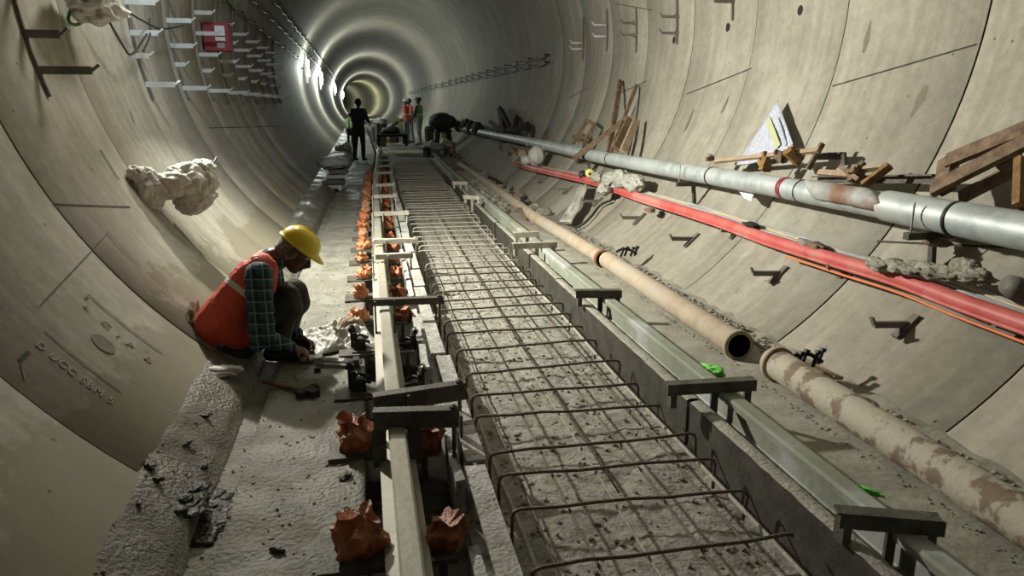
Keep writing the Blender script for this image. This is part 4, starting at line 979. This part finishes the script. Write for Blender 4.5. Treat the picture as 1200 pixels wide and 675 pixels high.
# rusty flap on the pipe
A, B, C_, D_ = UC(975,206,2.56), UC(1018,210,2.56), UC(1032,246,2.50), UC(1000,246,2.50)
m = MB(); n = 10; vs = []
g = on_g(4.3)
for i in range(n+1):
    for j in range(n+1):
        u, v = i/n, j/n; an = math.radians(215)-math.radians(150)*v*1.0; y = 4.62-.75*u+.32*v*(1)-.0
        q = on_g(min(y, 27)); rr = .088+.012*abs(noise.noise(V((u*4, v*4, 2))))
        vs.append(V((q.x+rr*math.cos(an), y, q.z+rr*math.sin(an)*-1 if False else q.z+rr*math.sin(math.radians(200)-math.radians(150)*v))))
for i in range(len(vs)): pass
m.add(vs, [(i*(n+1)+j, i*(n+1)+j+1, (i+1)*(n+1)+j+1, (i+1)*(n+1)+j) for i in range(n) for j in range(n)], 0, True)
o = m.build('rusty_sheet', mat('rusty_zinc', (.30,.31,.30), (.44,.45,.43), rough=.6, scale=6, bump=.2, c3=(.22,.12,.07))); tag(o, 'thin pale sheet with rust stains draped over the galvanised pipe joint', 'sheet metal')
sol = o.modifiers.new('thick', 'SOLIDIFY'); sol.thickness = .003
# banner
def poly_sheet(name, corners, m_, r0, rn=14, wob=.012):
    m = MB(); vs = []
    A, B, C2, D2 = corners
    for i in range(rn+1):
        for j in range(rn+1):
            u, v = i/rn, j/rn; px = (A[0]*(1-u)+B[0]*u)*(1-v)+(D2[0]*(1-u)+C2[0]*u)*v; py = (A[1]*(1-u)+B[1]*u)*(1-v)+(D2[1]*(1-u)+C2[1]*u)*v
            vs.append(UC(px, py, r0+wob*noise.noise(V((u*3, v*3, 1)))))
    m.add(vs, [(i*(rn+1)+j, i*(rn+1)+j+1, (i+1)*(rn+1)+j+1, (i+1)*(rn+1)+j) for i in range(rn) for j in range(rn)], 0, True)
    o = m.build(name, m_); s = o.modifiers.new('thick', 'SOLIDIFY'); s.thickness = .002; return o
def banner_mat():
    m, nt, b = principled('banner_print'); L = nt.links; tc = N(nt, 'ShaderNodeTexCoord')
    geo = N(nt, 'ShaderNodeNewGeometry')
    no = N(nt, 'ShaderNodeTexNoise'); no.inputs['Scale'].default_value = 40; no.inputs['Detail'].default_value = 3
    mp = N(nt, 'ShaderNodeMapping'); mp.inputs['Scale'].default_value = (.3,3,1); L.new(geo.outputs['Position'], mp.inputs['Vector']); L.new(mp.outputs[0], no.inputs['Vector'])
    cr = N(nt, 'ShaderNodeValToRGB'); e = cr.color_ramp.elements; e[0].position = .42; e[1].position = .52; e[0].color = (.30,.33,.44,1); e[1].color = (.52,.54,.61,1); L.new(no.outputs['Fac'], cr.inputs[0])
    L.new(cr.outputs[0], b.inputs['Base Color']); b.inputs['Roughness'].default_value = .5; return m
bn = poly_sheet('printed_banner', ((861,196),(911,117),(929,168),(930,180)), banner_mat(), 2.80); tag(bn, 'pointed white printed banner sheet leaning on the right wall behind the pipe', 'banner')
def seg(px0, px1, w, name, m_, rr=2.785):
    A, B = UC(*px0, rr), UC(*px1, rr); m = MB(); nn = V((A.x,0,A.z-CZ)).normalized(); m.bar(A, B, w, .003, up=nn); return m.build(name, m_, bn)
seg((900,140), (912,172), .055, 'yellow_stripe', mat('pale_yellow', (.44,.48,.25), rough=.5, bump=0))
seg((911,138), (921,170), .022, 'grey_stripe', mat('greyblue_stripe', (.36,.42,.50), rough=.5, bump=0))
o = poly_sheet('paper_tail', ((864,222),(886,222),(880,236),(872,232)), M['whitep'], 2.74, 6, .004); tag(o, 'white corner of sheet showing below the galvanised pipe', 'paper')
# far timbers
for k, (a, b_, w, h, r1, r2, mm, lab) in enumerate([((713,180),(727,95),.07,.04,2.66,2.84,'wood','tall brown plank leaning highest on the right wall'), ((716,178),(746,100),.045,.035,2.62,2.84,'wood','thin brown batten leaning right of the tallest plank'),
        ((672,186),(734,139),.06,.05,2.5,2.7,'wood','brown beam sloping across in front of the leaning planks'), ((722,174),(738,140),.10,.05,2.62,2.74,'wood','broad dark board at the foot of the thin batten'), ((730,178),(746,141),.09,.05,2.62,2.74,'woodpale','broad board rightmost of the leaning timbers')]):
    plank('timber', lab, a, b_, w, h, M[mm], r1, r2)
t = empty('timber_trestle', UC(682,168,2.7), 'small brown timber trestle propped on the pipe left of the tall planks', 'trestle')
for a, b_ in (((672,168),(688,141)), ((684,170),(697,146)), ((688,141),(697,147)), ((672,160),(690,163)), ((678,166),(684,158))): plank('frame_bar', '', a, b_, .055, .05, M['wood'], 2.68, 2.72, t)
t = empty('scrap_timber', UC(592,155,2.6), 'dark scrap timbers standing on the pipe at mid distance by right wall', 'timber')
for a, b_ in (((591,155),(586,127)), ((586,128),(599,153)), ((602,152),(606,138)), ((588,153),(575,143)), ((604,154),(620,146)), ((585,154),(612,154)), ((614,156),(619,148))): plank('piece', '', a, b_, .12, .10, M['trouser'], 2.6, 2.72, t)
# far clutter on pipe
for k, (px, py) in enumerate([(538,148),(546,146),(552,149),(560,150)]):
    p = UC(px, py, 2.6); m = MB(); m.ico(p, (.16,.5,.16), 3, .5, 2.5, k, crease=True); tag(m.build('dark_scrap', M['trouser']), 'dark scrap heap on the far pipe, %s right of the dark dome' % ORD[k].replace('nearest','first'), 'scrap', 'scraps on the far pipe')
p = UD(519,142,24); m = MB(); m.ico((p.x,24,p.z+.0), (.44,.5,.27), 4, .2, 2, 3, crease=True)
tag(m.build('tarp_dome', mat('dark_green_tarp', (.02,.035,.022), (.05,.07,.05), rough=.7, bump=.4)), 'dark green rounded tarp heap on the pipe at far right', 'tarpaulin')
t = empty('trestle', (p.x,24,0), 'dark trestle under the rounded tarp heap', 'trestle')
for sx in (-.25,.25):
    for sy in (-.3,.3): MB().bar((p.x+sx*1.0,24+sy,base_z(p.x+sx*1.0+.06)), (p.x+sx*.6,24+sy*.7,p.z-.3), .07, .07).build('leg', M['trouser'], t)
MB().box((p.x,24,p.z-.3), (.5,.7,.08)).build('top', M['trouser'], t)
# cement sack, yellow tape etc.
p = UC(629,183,2.64); m = MB(); m.ico(p, (.15,.17,.17), 4, .12, 2, 3); tag(m.build('cement_sack', M['white']), 'round whitish sack under the galvanised pipe at mid distance', 'sack')
for k, (px, py, rr, mm) in enumerate([(612,181,.09,'woodpale'), (604,186,.11,'stone'), (617,188,.10,'white'), (610,191,.08,'wood'), (600,178,.10,'wood')]):
    p = UC(px, py, 2.72); m = MB(); m.ico(p, (rr,rr*1.6,rr), 3, .4, 2, k+20, crease=True); tag(m.build('scrap', M[mm]), ['pale brown scrap left of the round sack', 'grey rubble lump left of the round sack', 'white rag just below left of the round sack', 'brown scrap lowest left of the round sack', 'dark brown scrap farthest left of the round sack'][k], 'scrap', 'scraps beside the round sack')
t = empty('tape_roll', UC(688,204,2.74), 'yellow and black object resting above the red hose', 'tape roll')
p = UC(691,203,2.74); MB().lathe(p, (.2,1,.1), [(.02,-.05),(.06,-.05),(.06,.05),(.02,.05)], 18).build('roll', M['yelp'], t)
p = UC(683,205,2.74); MB().lathe(p, (.2,1,.1), [(.01,-.07),(.055,-.07),(.055,.05),(.01,.05)], 18).build('core', M['black'], t)
m = MB()
for k, (px, py, a1, a2, a3) in enumerate([(715,212,.10,.20,.10),(728,210,.10,.22,.12),(742,214,.09,.22,.10),(708,222,.07,.15,.07),(700,208,.06,.12,.07)]): m.ico(UC(px, py, 2.70), (a1,a2,a3), 4, .45, 2.2, k+30, crease=True)
tag(m.build('plastic_bundle', M['film']), 'large crumpled translucent plastic bundle lying on the red hose', 'plastic bundle')
m = MB(); rows = 14; vs = []
for j in range(rows+1):
    for i in range(7):
        u, v = i/6, j/rows; px = 684-22*v**1.3+(10+4*v)*(u-.5)+2*noise.noise(V((u*3,v*4,2))); py = 216+44*v
        vs.append(UC(px, py, 2.74+.05*noise.noise(V((u*2.5, v*3, 7)))))
m.add(vs, [(j*7+i, j*7+i+1, (j+1)*7+i+1, (j+1)*7+i) for j in range(rows) for i in range(6)], 0, True)
o = m.build('hanging_film', M['film']); tag(o, 'strip of plastic film hanging down from the red hose', 'plastic film'); sm = o.modifiers.new('thick','SOLIDIFY'); sm.thickness = .003
m = MB(); m.tube(smoothpath([UC(*q, 2.84) for q in ((716,235),(704,240),(694,252),(684,262),(672,268))]), .016, 7); tag(m.build('hanging_cable', M['cable']), 'dark cable end hanging beside the plastic film strip', 'cable')
# twisted rag on the hose near right
m = MB(); P = [(1030,312),(1050,314),(1070,318),(1090,320),(1110,322),(1132,318),(1140,324)]
for k, (px, py) in enumerate(P): m.ico(UC(px, py-2, 2.68), (.05,.11,.038+.012*(k > 4)), 4, .55, 2.2, k+50, crease=True)
tag(m.build('twisted_rag', M['dirtyrag']), 'twisted dirty pale rag lying on the cables under the pipe bracket', 'rag')
for k, (px, py, mm, lab) in enumerate([(958,289,'wood','brown scrap lying on the red hose near its middle'), (945,285,'stone','pale crumb beside the brown scrap on the red hose'), (1096,283,'wood','brown lump left of the near pipe bracket'), (880,264,'trouser','small dark lump above the red hose below the banner'), (762,246,'wood','small brown scrap on the plastic bundle end')]):
    p = UC(px, py, 2.76); m = MB(); m.ico(p, (.045,.09,.03), 3, .5, 2, k+70, crease=True); tag(m.build('scrap', M[mm]), lab, 'scrap', 'scraps along the right wall')
p = UC(1190,338,2.72); t = empty('cable_junction', p, 'dark round fitting on the wall at right edge above the red hose', 'fitting')
MB().lathe(p, (-1,0,.5), [(.001,.05),(.05,.05),(.06,0),(.06,-.08)], 20).build('cup', M['brackd'], t)
# bolt cluster by the tan pipe
for k, (px, py) in enumerate([(733,300), (941,428)]):
    c = U(px, py, .09); t = empty('bolt_cluster', c, ['black bolts and clamp beside the tan pipe at mid distance', 'black bolts and clamp beside the open ends of the pipes'][k], 'bolts', 'clamps beside the tan pipes')
    m = MB(); m.tube(smoothpath([c+V((-.10,-.02,.05)), c+V((-.03,0,.07)), c+V((.06,.02,.05)), c+V((.10,-.03,.02))]), .012, 8); m.build('clamp', M['black'], t)
    for q in range(4):
        m = MB(); a = c+V((-.06+.05*q, -.03+.03*(q%2), 0)); m.tube([a, a+V((.03,.01,.07))], .011, 8); m.lathe(a+V((.03,.01,.07)), (.4,.1,1), [(0,0),(.02,0),(.02,.02),(0,.02)], 6, smooth=False); m.build('bolt', M['black'], t)
p = U(966,436,.06); m = MB(); m.box(p+V((0,0,0)), (.12,.17,.02), R3(.3,'Y')@R3(.5,'Z')); tag(m.build('wood_chip', M['woodpale']), 'flat brown wood chip against the wall beside the bolt clamp', 'wood offcut')
# ================================================================== FAR TRACK CLUTTER
t = empty('rail_trolley', (.2,25.,0), 'dark trolley with wheels standing on the track in the distance', 'trolley')
dx = drift(25)
m = MB(); m.box((-.45+dx,25.6,.55), (1.0,1.6,.08)); m.ico((-.45+dx,25.6,.66), (.34,.5,.16), 3, .3, 2, 1, crease=True); m.bar((-.8+dx,25.2,.6), (-.2+dx,26.1,.95), .06, .06); m.build('deck', M['trouser'], t)
for sx in (-.9,-.0):
    for sy in (25.0,26.2): m = MB(); m.lathe((sx+dx,sy,.36), (1,0,0), [(.001,-.04),(.16,-.04),(.16,.04),(.001,.04)], 18); m.build('wheel', M['black'], t); 
for sx in (-.9,-.0):
    m = MB(); m.bar((sx+dx,25,.5), (sx*.97+dx,25,.95), .05, .05); m.build('post', M['jig'], t)
rnd = random.Random(11)
lft = sorted(rnd.uniform(26.5,36) for _ in range(7)); rgt = sorted(rnd.uniform(21,33) for _ in range(9))
for side, Ys, pxs in (('left of the orange vests', lft, [446,462,453,440,466,457,449]), ('right of the green vest', rgt, [512,503,524,508,531,516,503,538,521])):
    for k, (Y, px) in enumerate(zip(Ys, pxs)):
        hh = rnd.uniform(.35,1.0)*(.9 if side[0] == 'l' else .7); p = UD(px, 160, Y); p.x = min(p.x, 1.75+.2*(k % 3)); t = empty('covered_stack', (p.x, Y, 0), 'blurry covered stack in the distance %s, %s' % (side, nth(k)), 'stack', 'distant covered stacks')
        w = rnd.uniform(.18,.34); b0 = base_z(abs(p.x)+w*.65); hh = max(hh, b0+.25); m = MB(); m.box((p.x, Y, (hh+b0)/2), (w, w*1.4, hh-b0), R3(rnd.uniform(-.4,.4),'Z')@R3(rnd.uniform(-.08,.08),'Y')); m.build('pile', M[['jig','trouser','rust','jig','jigpale'][k % 5]], t)
        m = MB(); m.ico((p.x, Y, hh), (w*.75, w*.9, rnd.uniform(.08,.16)), 3, .35, 2, k, crease=True); m.ico((p.x+w*.3, Y-.1, hh*.6), (w*.35, w*.5, hh*.35), 3, .35, 2, k+9, crease=True); m.build('cover', M[['greyc','trouser','film','jigpale','green'][k % 5]], t)
grit('rubble_heap', 'grey brown rubble and spoil on the right side before the distant workers', 500, lambda r: (lambda y: (r.uniform(.80+drift(y),1.6), y))(r.uniform(10,24)), (.03,.09), M['stone'], 8)
for k in range(12):
    Y = 9.5+k*1.15; x0 = 1.0+.45*rnd.random()+drift(Y)*.6; a = rnd.uniform(-.6,.6); L = rnd.uniform(.3,.8)
    c = V((x0, Y, .10)); dd = V((math.cos(a+1.57)*L/2, math.sin(a+1.57)*L/2, .04)); m = MB(); m.bar(c-dd, c+dd, .06, .05)
    tag(m.build('timber_offcut', M[['wood','trouser','woodpale'][k % 3]]), 'timber offcut on the rubble right of the track, '+nth(k), 'timber', 'timber offcuts on the far right slab')
# ================================================================== LIGHTS
world = bpy.data.worlds.new('World'); scene.world = world; world.use_nodes = True
world.node_tree.nodes['Background'].inputs[0].default_value = (.6,.65,.7,1); world.node_tree.nodes['Background'].inputs[1].default_value = .02
def area(name, loc, target, power, size, color, spread=180, sy=None):
    l = bpy.data.lights.new(name, 'AREA'); l.energy = power; l.size = size; l.color = color
    if sy: l.shape = 'RECTANGLE'; l.size_y = sy
    l.spread = math.radians(spread)
    o = bpy.data.objects.new(name, l); COL.objects.link(o); o.location = V(loc); o.rotation_euler = (V(target)-V(loc)).to_track_quat('-Z', 'Y').to_euler(); return o
def point(name, loc, power, r, color):
    l = bpy.data.lights.new(name, 'POINT'); l.energy = power; l.shadow_soft_size = r; l.color = color
    o = bpy.data.objects.new(name, l); COL.objects.link(o); o.location = V(loc); return o
area('flood_key', (-2.48, 6.75, 2.55), (2.9, 6.6, 1.2), 415, .16, (1.,.965,.85), 168)
area('back_fill', (-1.2, -4.5, 4.4), (1.6, 6, 1.2), 9, .8, (1.,.93,.80), 180)  # added weak fill from behind the camera, no fixture
area('cool_fill', (-1.7, 6.1, 3.7), (-2.85, 9.0, 2.2), 26, .3, (.74,.86,1.), 130)  # added cool fill for the upper left wall and bracket fronts
area('side_fill', (-1.5, 6.6, 3.6), (-2.9, 5.0, 1.7), 30, .6, (1.,.97,.86), 140)  # added fill to brighten the left wall on the near side of the key
lampm = emis('lamp_glow', (.93,1.,.96), 26)
for i, (y, pw, c) in enumerate([(27.5,150,(.92,1,.93)), (37.5,380,(.92,1,.95)), (59.5,680,(.92,1,.96)), (92,800,(.93,1,.95)), (125,950,(.95,1,.72)), (152,420,(.95,1,.8))]):
    cc, lat = axis(y); pos = cc+lat*(-2.45)+V((0,0,2.75))
    t = empty('tunnel_lamp', pos+lat*-.15, 'bright tube lamp on the left tunnel wall, '+nth(i), 'lamp', 'tunnel lamps on the left wall')
    MB().tube([pos+lat*-.18+V((0,-.05,-.28)), pos+lat*-.18+V((0,-.05,.28))], .035, 10).build('tube', lampm, t)
    MB().box(pos+lat*-.26, (.08,.14,1.0)).build('fitting', M['whitep'], t)
    MB().bar(pos+lat*-.26, pos+lat*-.42, .05, .05).build('mount', M['brackd'], t)
    point('lamp_light', pos, pw, .15, c)
# ================================================================== CAMERA
cam = bpy.data.cameras.new('camera'); cam.sensor_width = 36; cam.lens = 36*F/1200; cam.clip_start = .05; cam.clip_end = 500
co = bpy.data.objects.new('camera', cam); COL.objects.link(co); co.location = CAM
co.rotation_euler = Matrix((RT, UP, -FWD)).transposed().to_euler(); scene.camera = co
for o in bpy.data.objects:
    if o.parent is None and o.get('label') and not 4 <= len(o['label'].replace(',', ' ').split()) <= 16: print('LABEL', o.name, o['label'])
scene.view_settings.view_transform = 'Standard'; scene.view_settings.look = 'None'; scene.view_settings.exposure = 0.0; scene.view_settings.gamma = 1; scene.view_settings.use_curve_mapping = False
